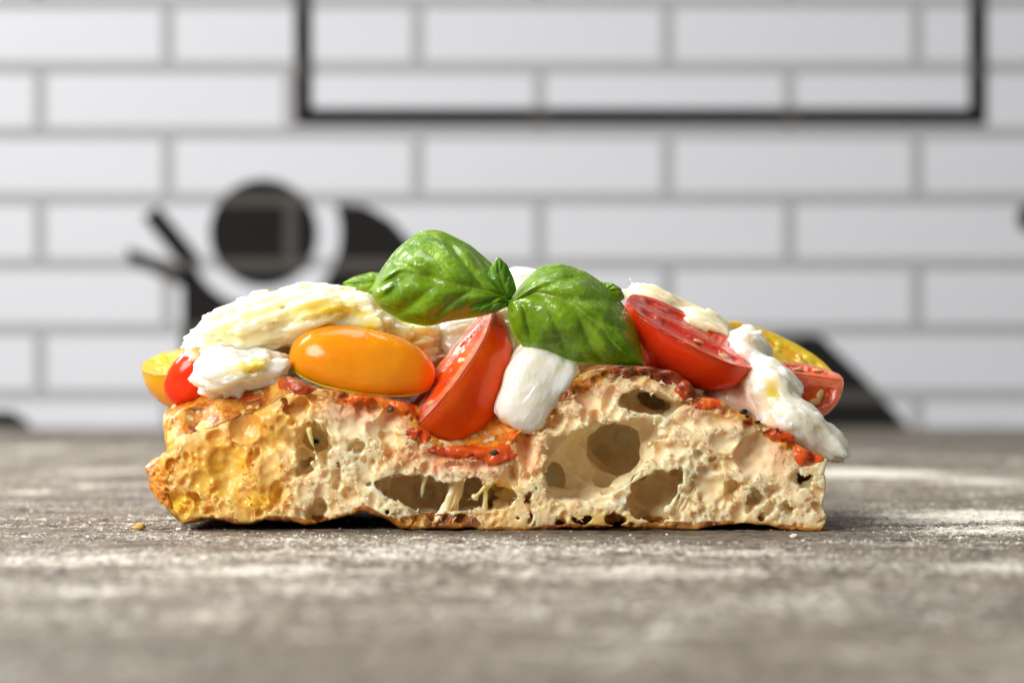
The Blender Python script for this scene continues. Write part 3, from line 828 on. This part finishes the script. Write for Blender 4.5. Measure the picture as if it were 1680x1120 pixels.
# tomato sauce cooked on to the crust
reg = np.zeros_like(F2)
for (a, b, ra, rb2, w) in [(340, 716, 18, 14, 1.0), (400, 655, 60, 12, .8), (385, 690, 14, 10, .7), (480, 632, 40, 16, 1.0), (600, 655, 70, 14, .85), (660, 668, 30, 18, 1.), (690, 712, 34, 16, .8),
                           (770, 742, 80, 14, 1.), (822, 752, 28, 28, 1.2), (845, 716, 24, 16, .8), (1040, 608, 60, 14, .85), (1100, 616, 40, 16, 1.0), (1130, 636, 22, 24, 1.1), (1165, 662, 34, 12, .9),
                           (940, 640, 22, 12, .6), (1235, 690, 40, 12, .6), (1290, 712, 34, 16, 1.2), (1318, 745, 16, 22, 1.2), (1335, 752, 22, 10, .8)]:
    reg = np.maximum(reg, w * np.clip(1.35 - np.sqrt(((PXX - a) / ra) ** 2 + ((PYY - b) / rb2) ** 2), 0, 1))
lump = noise_grid([xs, ys, zs], [2.2, 2.0, 1.6], 31) * 0.5 + noise_grid([xs, ys, zs], [0.7, 0.7, 0.65], 32) * 0.38
deepw = np.clip(1 - ys / 22.0, 0, 1)[None, :, None]
TS = (reg[:, None, :] * 0.80 - 0.40) + lump * 0.36
TS = np.where(ys[None, :, None] > 11, -1, TS).astype(np.float32)
FS = smax(F - TS, -(F + 0.5), 0.2)
FS = np.maximum(FS, -(HULL + 3.2))
sv, sq, sc_ = surface_nets(FS, xs, ys, zs)
sv, sq, good = keep_big(sv, sq, 0.004)
spx, spy = sv[:, 0] / PX + 840, 868 - sv[:, 2] / PX
schar = np.maximum.reduce([spot(1060, 612, 120, 26, spx, spy), spot(1135, 640, 22, 24, spx, spy) * .9, spot(495, 630, 45, 18, spx, spy) * .8, spot(400, 655, 40, 14, spx, spy) * .4])
mesh_obj('sauce', sv, sq, mat_sauce(), slice_root, attrs={'char': schar})
del F, FC, FS, TS, lump, warp, HULL

# burnt and herb flecks on the sauce
m_black = mat_plain('burnt_fleck', (0.012, 0.009, 0.007), 0.5, 0.3, 900)
m_herb = mat_plain('dried_herb', (0.06, 0.065, 0.02), 0.5, 0.4, 900)
def fleck(name, px, py, y, r, mat, seed):
    rr = np.random.default_rng(seed)
    u = np.linspace(0, math.pi, 7); w = np.linspace(0, 2 * math.pi, 10, endpoint=False)
    v = np.array([(math.sin(a) * math.cos(b), math.sin(a) * math.sin(b), math.cos(a)) for a in u for b in w])
    v = v * (r * PX) * (1 + 0.45 * vnoise(v, 0.6, seed))[:, None] * np.array([1.2, 0.6, 0.8])
    q = [(i * 10 + j, (i + 1) * 10 + j, (i + 1) * 10 + (j + 1) % 10, i * 10 + (j + 1) % 10) for i in range(6) for j in range(10)]
    return mesh_obj(name, v + P(px, py, y), q, mat, slice_root)
fleck('burnt_fleck', 1219, 675, 0.0, 5.5, m_black, 1); fleck('burnt_fleck', 1225, 683, -0.3, 3, m_black, 2)
fleck('burnt_fleck', 1243, 692, -0.3, 4, m_black, 3); fleck('burnt_fleck', 1274, 704, -0.6, 3, m_herb, 4)
fleck('herb_fleck', 810, 742, -0.8, 5.5, m_herb, 5); fleck('herb_fleck', 641, 672, -0.5, 5, m_herb, 6)

# ------------------------------------------------------------------ tomatoes
def nrm(v): v = np.asarray(v, float); return v / np.linalg.norm(v)
def grid_quads(a, b, base=0, wrap=False):
    q = []
    for i in range(a - 1):
        for j in range(b - (0 if wrap else 1)):
            j2 = (j + 1) % b
            q.append((base + i * b + j, base + i * b + j2, base + (i + 1) * b + j2, base + (i + 1) * b + j))
    return q
def fix_out(v, q):
    """turn faces outwards (for closed shapes)"""
    q = np.asarray(q)
    p = v[q]
    vol = np.einsum('ij,ij->i', p[:, 0], np.cross(p[:, 1], p[:, 2])).sum() + np.einsum('ij,ij->i', p[:, 0], np.cross(p[:, 2], p[:, 3])).sum()
    return q[:, ::-1] if vol < 0 else q
def tomato(name, label, core, a, r, X, R1, R2, skin, flesh, seedmat, n_loc=3, seed=1, power=2.2, group=None, taper=0.0):
    """a piece of tomato: long axis X, half length a, radius r; the skin runs from direction R1 round to R2, flat cuts close it.
    core in mm. A half has R2 = -R1 (the skin side is given by R1 x X handed order below)"""
    X = nrm(X); R1 = np.asarray(R1, float); R1 = nrm(R1 - X * (R1 @ X))
    B = np.cross(X, R1)                                  # skin turns from R1 towards B
    R2 = np.asarray(R2, float); R2 = R2 - X * (R2 @ X)
    al = math.atan2(R2 @ B, R2 @ R1)
    if al <= 0.05: al += 2 * math.pi
    core = np.asarray(core, float)
    nt, npn = 48, 40
    th = np.linspace(0.0, math.pi, nt)
    cu, su = np.cos(th), np.sin(th)
    prof_x = np.sign(cu) * np.abs(cu) ** (2 / power) * a
    prof_r = np.maximum(su, 0) ** (2 / power) * r * (1 - taper * cu)
    ph = np.linspace(0, al, npn)
    v = []
    for i in range(nt):
        for p in ph:
            # edges of the cut slightly rounded
            e = min(p, al - p); ins = 1 - 0.02 * math.exp(-(e / 0.05) ** 2)
            v.append(core + X * prof_x[i] + (R1 * math.cos(p) + B * math.sin(p)) * prof_r[i] * ins)
    q = grid_quads(nt, npn)
    base = len(v); nr = 6
    if abs(al - math.pi) < 0.02:                          # half: one flat disc closes it
        for i in range(nt):
            for s in np.linspace(-1, 1, 2 * nr): v.append(core + X * prof_x[i] + R1 * (-s) * prof_r[i] * 0.98)
        q += [tuple(reversed(x)) for x in grid_quads(nt, 2 * nr, base)]
    else:
        for d in (R1, R1 * math.cos(al) + B * math.sin(al)):
            b0 = len(v)
            for i in range(nt):
                for s in np.linspace(0, 1, nr): v.append(core + X * prof_x[i] + d * s * prof_r[i] * 0.98)
            g = grid_quads(nt, nr, b0)
            q += g if d is R1 else [tuple(reversed(x)) for x in g]
    v = np.array(v)
    lo = v.min(0); hi = v.max(0)
    root = empty(name, ((lo[0] + hi[0]) / 2, (lo[1] + hi[1]) / 2, lo[2]))
    tag(root, label, 'tomato', group)
    mesh_obj('skin', v, q, skin, root)
    # cut faces: a thin moist slab standing 0.2 mm proud, rim of flesh round pockets of jelly
    rr = np.random.default_rng(seed)
    faces = [(R1, -B, al)] if abs(al - math.pi) < 0.02 else [(R1, -B, None), (R1 * math.cos(al) + B * math.sin(al), None, None)]
    for d, nn, half in faces:
        n_out = -B if nn is not None else (B * math.cos(al) - R1 * math.sin(al))
        ni, nj = 70, 48
        u = np.linspace(-0.985, 0.985, ni)
        sgn = np.linspace(-1, 1, nj) if half else np.linspace(0, 1, nj)
        U, Sg = np.meshgrid(u, sgn, indexing='ij')
        rad = np.interp(U, (prof_x / a)[::-1], prof_r[::-1])
        px_, pr_ = U * a, Sg * rad * 0.975
        nxy = np.stack([px_.ravel(), pr_.ravel(), np.full(px_.size, seed * 7.7)], 1)
        wob = vnoise(nxy, 3.0, seed).reshape(U.shape)
        edge = 1 - np.maximum(np.abs(pr_) / np.maximum(rad, 1e-3), np.abs(U) ** 1.0)
        rim = smooth(0.20, 0.34, edge + 0.05 * wob)
        core_w = smooth(0.16, 0.26, np.abs(pr_) / r + 0.05 * wob)
        if n_loc >= 2:
            cross = smooth(0.05, 0.12, np.abs(((U + 1) / 2 * n_loc) % 1.0 - 0.5 + 0.1 * wob) * 1.0)
        else: cross = 1.0
        gel = rim * core_w * (0.35 + 0.65 * cross)
        h = 0.22 + 0.10 * wob - gel * 0.75 + gel * 0.55 * np.abs(vnoise(nxy, 1.6, seed + 3).reshape(U.shape)) + 0.05 * vnoise(nxy, 0.8, seed + 5).reshape(U.shape)
        h = np.where(edge < 0.02, 0.05, h)
        top = core + px_[..., None] * X + pr_[..., None] * d + (h[..., None] + 0.35) * n_out
        bot = core + px_[..., None] * X + pr_[..., None] * d - 0.5 * n_out
        vv = np.concatenate([top.reshape(-1, 3), bot.reshape(-1, 3)]); nn_ = ni * nj
        g = grid_quads(ni, nj)
        qq = list(g) + [tuple(reversed(x)) for x in grid_quads(ni, nj, nn_)]
        idx = np.arange(nn_).reshape(ni, nj)
        ring = list(idx[:, 0]) + list(idx[-1, 1:]) + list(idx[:-1, -1][::-1]) + list(idx[0, 1:-1][::-1])
        for k in range(len(ring)):
            k2 = (k + 1) % len(ring)
            qq.append((ring[k2], ring[k], ring[k] + nn_, ring[k2] + nn_))
        qq = fix_out(vv - core, np.array(qq))
        at = np.concatenate([gel.ravel(), gel.ravel()])
        cf = mesh_obj('cut_face', vv, qq, flesh, root, attrs={'gel': at})
        for s in range(2):
            su_, sr_ = rr.uniform(-0.6, 0.6), rr.choice([-1, 1]) * rr.uniform(0.3, 0.6) if half else rr.uniform(0.3, 0.7)
            rad1 = np.interp(su_, (prof_x / a)[::-1], prof_r[::-1])
            c0 = core + su_ * a * X + sr_ * rad1 * d + n_out * 0.35
            la = rr.uniform(0, 3.14)
            e1 = X * math.cos(la) + d * math.sin(la); e2 = np.cross(n_out, e1)
            uu = np.linspace(0, math.pi, 8); ww = np.linspace(0, 2 * math.pi, 10, endpoint=False)
            sv_ = np.array([c0 + e1 * 1.25 * math.cos(p) + e2 * 0.75 * math.sin(p) * math.cos(w_) + n_out * 0.32 * math.sin(p) * math.sin(w_) for p in uu for w_ in ww])
            so = mesh_obj('seed', sv_, fix_out(sv_ - c0, grid_quads(8, 10, 0, True)), seedmat, root)
    return root

m_red = mat_skin('red_tomato_skin', (0.76, 0.030, 0.005), (0.80, 0.060, 0.006), (1.0, 0.20, 0.05))
m_redorange = mat_skin('orange_red_tomato_skin', (0.86, 0.055, 0.002), (0.90, 0.125, 0.003), (1.0, 0.25, 0.04))
m_orange = mat_skin('orange_tomato_skin', (0.80, 0.265, 0.005), (0.85, 0.335, 0.008), (1.0, 0.42, 0.05))
m_yellow = mat_skin('yellow_tomato_skin', (0.84, 0.35, 0.006), (0.88, 0.43, 0.010), (1.0, 0.6, 0.08))
f_red = mat_flesh('red_tomato_flesh', (0.74, 0.055, 0.012), (0.55, 0.018, 0.006), (1.0, 0.2, 0.08))
f_pink = mat_flesh('pale_red_tomato_flesh', (0.80, 0.19, 0.08), (0.62, 0.05, 0.014), (1.0, 0.3, 0.1))
f_yellow = mat_flesh('yellow_tomato_flesh', (0.86, 0.54, 0.02), (0.86, 0.50, 0.015), (1.0, 0.6, 0.1), 0.3)
m_seed = mat_plain('tomato_seed', (0.72, 0.42, 0.14), 0.3, 0.2, 400)

def half(name, label, c, a, r, X, N, skin, flesh, **kw):
    """half tomato whose cut face looks along N"""
    X = nrm(X); N = np.asarray(N, float); N = nrm(N - X * (N @ X))
    R1 = np.cross(X, N)                      # then B = X x R1 = -N : the skin side lies away from N
    return tomato(name, label, c, a, r, X, R1, -R1 + 1e-9 * N, skin, flesh, m_seed, **kw)

half('orange_tomato_half', 'glossy orange half tomato lying skin up on the front edge of the slice', P(594, 602, 9.5), 14.8, 7.9,
     (0.98, 0, -0.17), (-0.14, 0.62, -0.76), m_orange, f_yellow, seed=3, power=2.3, taper=0.07)
half('red_tomato_half', 'red half tomato tilted cut face up beside the right basil leaf', P(1134, 546, 14), 14.6, 10.2,
     (0.885, 0.0, -0.46), (0.43, -0.30, 0.85), m_red, f_red, seed=4, n_loc=2)
half('yellow_tomato_half', 'bright yellow half tomato at the back right above the red wedge', P(1272, 586, 40), 13.6, 10.5,
     (0.905, 0.0, -0.42), (0.38, -0.42, 0.82), m_yellow, f_yellow, seed=5, n_loc=2)
half('yellow_tomato_half', 'yellow half tomato poking out at the back left edge of the slice', P(312, 594, 34), 10.2, 10.0,
     (0.97, 0.1, 0.16), (-0.16, -0.27, 0.95), m_yellow, f_yellow, seed=6, n_loc=2)
Q = nrm((0.775, 0, -0.632)); AX = nrm((0.632, 0, 0.775))
tomato('red_tomato_wedge', 'orange-red tomato wedge dipping point down over the front of the slice', P(709, 618, 13.5), 19.0, 16.0, AX,
       -np.array([0, 1.0, 0]) * 0.90 + Q * 0.30, Q * 0.35 + np.array([0, 1.0, 0]), m_redorange, f_pink, m_seed, seed=8, n_loc=1, power=2.0)
tomato('red_tomato_wedge', 'red tomato wedge with moist cut face at the far right behind the mozzarella', P(1318, 618, 26), 8.4, 9.0, (0.99, 0.05, -0.12),
       (0.1, -0.25, -1.0), (0, 1.0, 0.25), m_redorange, f_pink, m_seed, seed=9, n_loc=1, power=2.2)
tomato('red_tomato_wedge', 'small red tomato piece between the left yellow tomato and torn mozzarella', P(322, 610, 23), 8.0, 5.2, (0.66, 0.0, 0.75),
       (-0.75, -0.5, 0.6), (0.75, 0.5, -0.6), m_red, f_red, m_seed, seed=10, n_loc=1, power=2.1)

# ------------------------------------------------------------------ mozzarella
def mozzarella(name, label, blobs, yc, ang, mat, vox=0.32, fib=(7.0, 1.1, 1.1), amp=0.9, rag=1.0, spikes=(), seed=1, oil_spots=(), stain_spots=(), k=1.6, boxy=None, group='torn mozzarella pieces'):
    """blobs: (px, py, dy, rx px, rz px, ry mm, rot deg). Fibres run along ang degrees (rising to the right)"""
    c0 = np.mean([P(b[0], b[1], yc + b[2]) for b in blobs], axis=0)
    ca, sa = math.cos(math.radians(ang)), math.sin(math.radians(ang))
    def to_local(p):
        d = p - c0
        return np.stack([d[..., 0] * ca + d[..., 2] * sa, d[..., 1], -d[..., 0] * sa + d[..., 2] * ca], -1)
    def to_world(q):
        return np.stack([q[..., 0] * ca - q[..., 2] * sa, q[..., 1], q[..., 0] * sa + q[..., 2] * ca], -1) + c0
    L = []
    for b in blobs:
        s = S(yc + b[2])
        L.append((to_local(P(b[0], b[1], yc + b[2])), np.array([b[3] * s, b[5], b[4] * s]), b[6] - ang))
    lo = np.min([l[0] - max(l[1]) for l in L], 0) - 3.2; hi = np.max([l[0] + max(l[1]) for l in L], 0) + 3.2
    for sp in spikes:
        for e in (to_local(P(sp[0], sp[1], yc + sp[2])), to_local(P(sp[3], sp[4], yc + sp[5]))):
            lo = np.minimum(lo, e - 2); hi = np.maximum(hi, e + 2)
    ax_ = [np.arange(lo[d], hi[d], vox) for d in range(3)]
    g = np.stack(np.meshgrid(*ax_, indexing='ij'), -1).astype(np.float32)
    G = None
    for c, r, rot in L:
        d = g - c.astype(np.float32)
        cr, sr = math.cos(math.radians(rot)), math.sin(math.radians(rot))
        u, w = d[..., 0] * cr + d[..., 2] * sr, -d[..., 0] * sr + d[..., 2] * cr
        pw = 2.0 if boxy is None else boxy
        q = (np.abs(u / r[0]) ** pw + np.abs(d[..., 1] / r[1]) ** pw + np.abs(w / r[2]) ** pw) ** (1 / pw)
        f = (q - 1) * min(r) * (0.85)
        G = f if G is None else smin(G, f, k)
    for sp in spikes:
        a, b = to_local(P(sp[0], sp[1], yc + sp[2])), to_local(P(sp[3], sp[4], yc + sp[5]))
        ab = b - a; t = np.clip(((g - a) @ ab) / (ab @ ab), 0, 1)
        d = np.linalg.norm(g - a - t[..., None] * ab, axis=-1)
        G = smin(G, d - sp[6] * (1 - 0.8 * t), 0.7)
    n1 = noise_grid(ax_, fib, seed); n2 = noise_grid(ax_, (fib[0] * 0.35, 0.55, 0.55), seed + 1); n3 = noise_grid(ax_, (4.5, 4.0, 4.0), seed + 2)
    n4 = noise_grid(ax_, (1.3, 1.3, 1.3), seed + 3)
    G = G + amp * (0.75 * n1 + (0.6 - np.abs(n2) * 0.9) * 0.5) + 0.9 * rag * n3 + 0.28 * rag * n4 * amp
    v, q, _ = surface_nets(G.astype(np.float32), *ax_)
    v, q, good = keep_big(v, q, 0.02)
    vw = to_world(v)
    sx = vw[:, 0] / S(yc) + 840; sy = 560 - (vw[:, 2] - CAM_H) / S(yc)
    oil = np.full(len(vw), 0.15)
    for o_ in oil_spots: oil = np.maximum(oil, spot(*o_, sx, sy))
    stn = np.zeros(len(vw))
    for o_ in stain_spots: stn = np.maximum(stn, spot(*o_, sx, sy))
    o = mesh_obj(name, vw, q, mat, attrs={'oil': oil, 'stain': stn})
    return tag(o, label, 'mozzarella', group)

mz = mat_mozz('mozzarella_material'); mz_oily = mat_mozz('oily_mozzarella_material', (0.90, 0.85, 0.62), (0.88, 0.68, 0.08))
mz_cream = mat_mozz('creamy_mozzarella_material', (0.87, 0.79, 0.55), (0.84, 0.62, 0.10))
mozzarella('mozzarella_piece', 'large torn mozzarella piece wet with yellow oil behind the orange tomato', [(415, 540, 0, 108, 50, 11, 18), (500, 522, 2, 112, 54, 13, 8), (590, 530, 4, 76, 48, 12, -18), (675, 560, 8, 80, 46, 9, -14)],
           17, 16, mz_oily, vox=0.27, fib=(6.0, 0.9, 0.9), amp=1.15, rag=0.8, seed=41, oil_spots=[(450, 545, 120, 40), (560, 510, 110, 26), (600, 540, 60, 22), (660, 560, 70, 40)],
           spikes=[(340, 540, -2, 306, 572, -3, 1.8), (345, 520, 0, 322, 540, 0, 1.2), (360, 515, 4, 330, 517, 4, .9), (555, 475, 0, 552, 455, 0, 1.3), (330, 560, -3, 300, 578, -4, 1.6)])
mozzarella('mozzarella_piece', 'small ragged white mozzarella lump under the large torn piece at left', [(365, 612, 0, 50, 38, 7, 10), (425, 606, 1, 54, 32, 8, 8)], 9, 10, mz, vox=0.25, amp=1.05, rag=0.9, seed=45,
           fib=(3.0, 0.9, 0.9), oil_spots=[(420, 600, 60, 20), (390, 640, 30, 12)], spikes=[(350, 632, -2, 312, 642, -3, 1.3), (380, 635, -2, 392, 648, -3, 1.3), (440, 620, -3, 462, 626, -4, 1.0)])
mozzarella('mozzarella_piece', 'smooth white mozzarella chunk below the right basil leaf', [(862, 656, 0, 46, 50, 6.0, -24), (888, 614, 1, 58, 48, 6.0, -30)], 4.5, 62, mz, vox=0.25, amp=0.35, rag=0.60, seed=151, boxy=3.2, fib=(5, 1.6, 1.6), k=1.0)
mozzarella('mozzarella_piece', 'creamy mozzarella strip in shade right of the front tomato wedge', [(822, 545, 0, 40, 48, 8, 30), (842, 595, -1, 28, 50, 6, 10)], 17, 75, mz_cream, amp=0.6, rag=0.6, seed=53, oil_spots=[(830, 560, 60, 80)])
mozzarella('mozzarella_piece', 'white mozzarella top peeking out behind the two basil leaves', [(858, 480, 0, 52, 42, 8, 0), (860, 530, 0, 70, 60, 10, 0), (770, 560, -2, 70, 60, 8, 0), (930, 580, 0, 80, 50, 10, 0)], 28, 20, mz, amp=0.6, rag=0.5, seed=57)
mozzarella('mozzarella_piece', 'pale stringy mozzarella shred behind the red tomato half', [(1075, 498, 0, 52, 26, 6, -27), (1140, 532, 0, 66, 30, 8, -24)], 28, -27, mz_cream, vox=0.27, amp=0.9, rag=0.8, seed=61, fib=(6, .9, .9),
           spikes=[(1048, 486, 0, 1029, 447, 0, 1.1), (1050, 480, 0, 1030, 468, 0, 1.5), (1130, 512, 0, 1142, 498, 0, 1.0), (1160, 530, 0, 1178, 517, 0, 1.2)], oil_spots=[(1080, 500, 60, 30)])
mozzarella('mozzarella_piece', 'long white mozzarella strip hanging down the right end of the slice', [(1226, 582, 12, 42, 50, 8, 15), (1264, 645, 5, 48, 60, 8.5, 28), (1302, 698, 0, 62, 46, 7.5, -30), (1345, 722, 0, 54, 30, 6.0, -30), (1196, 660, 9, 46, 36, 6, 0)],
           9, -48, mz, vox=0.27, amp=0.75, rag=0.6, seed=65, fib=(4, 1.0, 1.0), oil_spots=[(1265, 640, 16, 40), (1235, 680, 40, 20)], stain_spots=[(1185, 655, 50, 34)],
           spikes=[(1365, 728, -1, 1394, 748, -1, 2.8), (1225, 550, 4, 1248, 545, 4, 1.4), (1290, 650, 0, 1312, 660, 0, 1.2)])

# ------------------------------------------------------------------ basil
def resample(pts, n):
    pts = np.array(pts, float)
    d = np.concatenate([[0], np.cumsum(np.linalg.norm(np.diff(pts, axis=0), axis=1))])
    t = np.linspace(0, d[-1], n)
    # Catmull-like smoothing by cubic interpolation of each coordinate
    out = np.stack([np.interp(t, d, pts[:, k]) for k in range(2)], 1)
    for _ in range(6):
        out[1:-1] = (out[:-2] + 2 * out[1:-1] + out[2:]) / 4
    return out
def leaf(name, parent, mid, ea, eb, y0, bulge, tip_y, mat, veins=6, quilt=0.8, seed=1, cup=0.0, roll_a=0.0, roll_b=0.0):
    """blade between two traced margins and a midrib (photo px at the blade's own depth); bulge towards the viewer in mm"""
    nt, nu = 70, 28
    M, A, B = resample(mid, nt), resample(ea, nt), resample(eb, nt)
    t = np.linspace(0, 1, nt)[:, None]
    us = np.concatenate([-np.linspace(1, 0, nu)[:-1], np.linspace(0, 1, nu)])[None, :]
    au = np.abs(us)
    E = np.where((us < 0)[..., None], A[:, None, :], B[:, None, :])
    pt = M[:, None, :] * (1 - au)[..., None] + E * au[..., None]
    yy = y0 + tip_y * t ** 1.5 + 0 * us
    dome = (1 - au ** 2.2) * np.sin(np.pi * np.clip(t * 0.92 + 0.06, 0, 1)) ** 0.7
    yy = yy - bulge * dome + roll_a * np.clip(-us, 0, 1) ** 2 + roll_b * np.clip(us, 0, 1) ** 2
    ph = veins * (t * 1.05 - 0.42 * au * (1 - 0.3 * t)) + np.where(us < 0, 0.35, 0.0)
    tri = np.abs((ph % 1.0) - 0.5) * 2                      # 1 at a vein, 0 between
    env = (1 - smooth(0.75, 1.0, au)) * smooth(0.0, 0.12, t) * (1 - smooth(0.85, 1.0, t))
    pillow = (1 - tri ** 2.2) * smooth(0.0, 0.3, au) * env
    groove = np.exp(-(au / 0.06) ** 2)
    yy = yy - quilt * pillow + 0.45 * groove * (1 - t)
    flat = np.stack([pt[..., 0].ravel() * PX, pt[..., 1].ravel() * PX, np.full(pt[..., 0].size, seed * 3.3)], 1)
    yy = yy + (0.65 * quilt * vnoise(flat, 3.4, seed) + 0.14 * vnoise(flat, 1.2, seed + 1)).reshape(yy.shape) * np.clip(bulge / 3, 0.3, 1)
    s = PX * (CAM_D + yy) / CAM_D
    v = np.stack([(pt[..., 0] - 840) * s, yy, CAM_H + (560 - pt[..., 1]) * s], -1)
    a, b = v.shape[:2]
    v = v.reshape(-1, 3)
    # thickness along the blade's normal
    G = v.reshape(a, b, 3)
    nn = np.cross(np.gradient(G, axis=0), np.gradient(G, axis=1)); nn /= np.linalg.norm(nn, axis=-1, keepdims=True) + 1e-9
    nn = np.where(nn[..., 1:2] > 0, nn, -nn)
    back = (G + nn * 0.28).reshape(-1, 3)
    q = np.array(grid_quads(a, b)); n = a * b
    idx = np.arange(n).reshape(a, b)
    ring = list(idx[:, 0]) + list(idx[-1, 1:]) + list(idx[:-1, -1][::-1]) + list(idx[0, 1:-1][::-1])
    rq = [(ring[(k + 1) % len(ring)], ring[k], ring[k] + n, ring[(k + 1) % len(ring)] + n) for k in range(len(ring))]
    allv = np.concatenate([v, back]); allq = np.concatenate([q, q[:, ::-1] + n, np.array(rq)])
    allq = fix_out(allv - allv.mean(0), allq)
    lat = smooth(0.86, 0.99, tri) * env * 0.35 * np.clip(1 - au, 0, 1) + 0.0
    vein = np.clip(np.exp(-(au / (0.022 + 0.02 * (1 - t))) ** 2) * (1 - 0.6 * t) + lat, 0, 1).ravel()
    edge = (smooth(0.965, 1.0, au) * 0.6 + 0 * t).ravel()
    return mesh_obj(name, allv, allq, mat, parent, attrs={'vein': np.tile(vein, 2), 'edge': np.tile(edge, 2)})

lf = mat_leaf('basil_leaf_material', (0.165, 0.345, 0.007), (0.315, 0.53, 0.013), (0.36, 0.50, 0.06))
lf_young = mat_leaf('young_basil_material', (0.11, 0.29, 0.012), (0.17, 0.37, 0.018), (0.42, 0.55, 0.08))
sprig = empty('basil_sprig', P(838, 520, 4))
tag(sprig, 'fresh green basil sprig with two big glossy leaves on top of the slice', 'basil')
leaf('leaf', sprig, [(838, 486), (800, 478), (742, 465), (660, 446), (612, 478)],
     [(838, 484), (812, 436), (770, 400), (722, 377), (690, 378), (650, 408), (622, 446), (607, 476)],
     [(838, 490), (815, 512), (780, 521), (742, 526), (700, 536), (660, 528), (622, 505), (607, 480)], 5.0, 5.5, 1.5, lf, veins=4, quilt=1.25, seed=71, roll_a=5.0, roll_b=0.2)
leaf('leaf', sprig, [(836, 496), (880, 478), (938, 496), (1000, 548), (1050, 592)],
     [(836, 492), (858, 462), (884, 438), (915, 430), (960, 444), (1006, 476), (1034, 516), (1050, 560), (1059, 594)],
     [(833, 500), (832, 520), (846, 556), (868, 580), (910, 587), (955, 596), (1000, 599), (1058, 600)], 2.5, 6.0, 0.5, lf, veins=4, quilt=1.2, seed=75, roll_a=5.5, roll_b=0.3)
leaf('leaf', sprig, [(834, 492), (826, 470), (818, 445), (817, 424)], [(830, 490), (804, 478), (797, 458), (806, 434), (816, 422)],
     [(838, 490), (848, 476), (842, 455), (832, 434), (819, 422)], 3.4, 1.6, -0.5, lf_young, veins=3, quilt=0.35, seed=79)
leaf('leaf', sprig, [(834, 496), (815, 495), (795, 499), (773, 508)], [(834, 490), (812, 479), (792, 482), (778, 495), (772, 507)],
     [(834, 502), (815, 512), (795, 514), (778, 513), (772, 509)], 2.6, 1.5, -0.5, lf_young, veins=3, quilt=0.4, seed=83)
# stem that carries the leaves
def tube(name, parent, pts, r, mat):
    pts = [np.asarray(p) for p in pts]; n = len(pts); m = 10; v = []
    for i, p in enumerate(pts):
        d = nrm(pts[min(i + 1, n - 1)] - pts[max(i - 1, 0)])
        a = nrm(np.cross(d, (0.3, 1, 0.2))); b = np.cross(d, a)
        for k in range(m): v.append(p + (a * math.cos(2 * math.pi * k / m) + b * math.sin(2 * math.pi * k / m)) * r)
    q = grid_quads(n, m, 0, True)
    return mesh_obj(name, np.array(v), fix_out(np.array(v) - pts[n // 2], q), mat, parent)
tube('stem', sprig, [P(836, 493, 3.6), P(838, 500, 5.5), P(842, 515, 8), P(846, 535, 12)], 0.8, lf_young)
for lab, args in (('shaded basil leaf lying behind the large torn mozzarella', dict(mid=[(650, 470), (610, 462), (566, 466)], ea=[(650, 452), (610, 446), (580, 454), (562, 464)], eb=[(650, 490), (610, 486), (580, 478), (562, 468)], y0=30, tip=1.0, seed=87)),
                  ('small basil leaf tip showing behind the right basil leaf', dict(mid=[(985, 480), (1005, 476), (1024, 488)], ea=[(985, 462), (1004, 464), (1018, 472), (1025, 486)], eb=[(985, 500), (1004, 498), (1018, 494), (1025, 490)], y0=9, tip=0.5, seed=91))):
    root = empty('basil_leaf', P(*args['mid'][1], args['y0']))
    tag(root, lab, 'basil')
    leaf('blade', root, args['mid'], args['ea'], args['eb'], args['y0'], 1.4, args['tip'], lf, veins=3, quilt=0.4, seed=args['seed'])

# ------------------------------------------------------------------ crumbs on the wood
m_crumbbit = mat_plain('toasted_crumb', (0.72, 0.42, 0.10), 0.6, 0.4, 700)
def bit(label, px, py, r, seed, mat=m_crumbbit):
    y = table_y(py); x = (px - 840) * S(y)
    u = np.linspace(0, math.pi, 9); w = np.linspace(0, 2 * math.pi, 14, endpoint=False)
    v = np.array([(math.sin(a) * math.cos(b), math.sin(a) * math.sin(b), math.cos(a)) for a in u for b in w])
    v = v * r * (1 + 0.4 * vnoise(v, 0.5, seed) + 0.2 * vnoise(v, 0.25, seed + 1))[:, None] * np.array([1.25, 0.9, 0.75])
    z = table_z(np.array([x]), np.array([y]))[0][0]
    v = v + np.array([x, y, z - v[:, 2].min() - 0.1])
    q = fix_out(v - v.mean(0), grid_quads(9, 14, 0, True))
    tag(mesh_obj('bread_crumb', v, q, mat), label, 'crumb')
bit('golden bread crumb lying alone on the wood left of the slice', 230, 867, 0.95, 3)
bit('tiny pale crumb on the wood in front of the right corner of the slice', 1303, 880, 0.55, 5, m_flour)
bit('tiny pale crumb beside the left foot of the slice', 294, 868, 0.5, 7, m_flour)
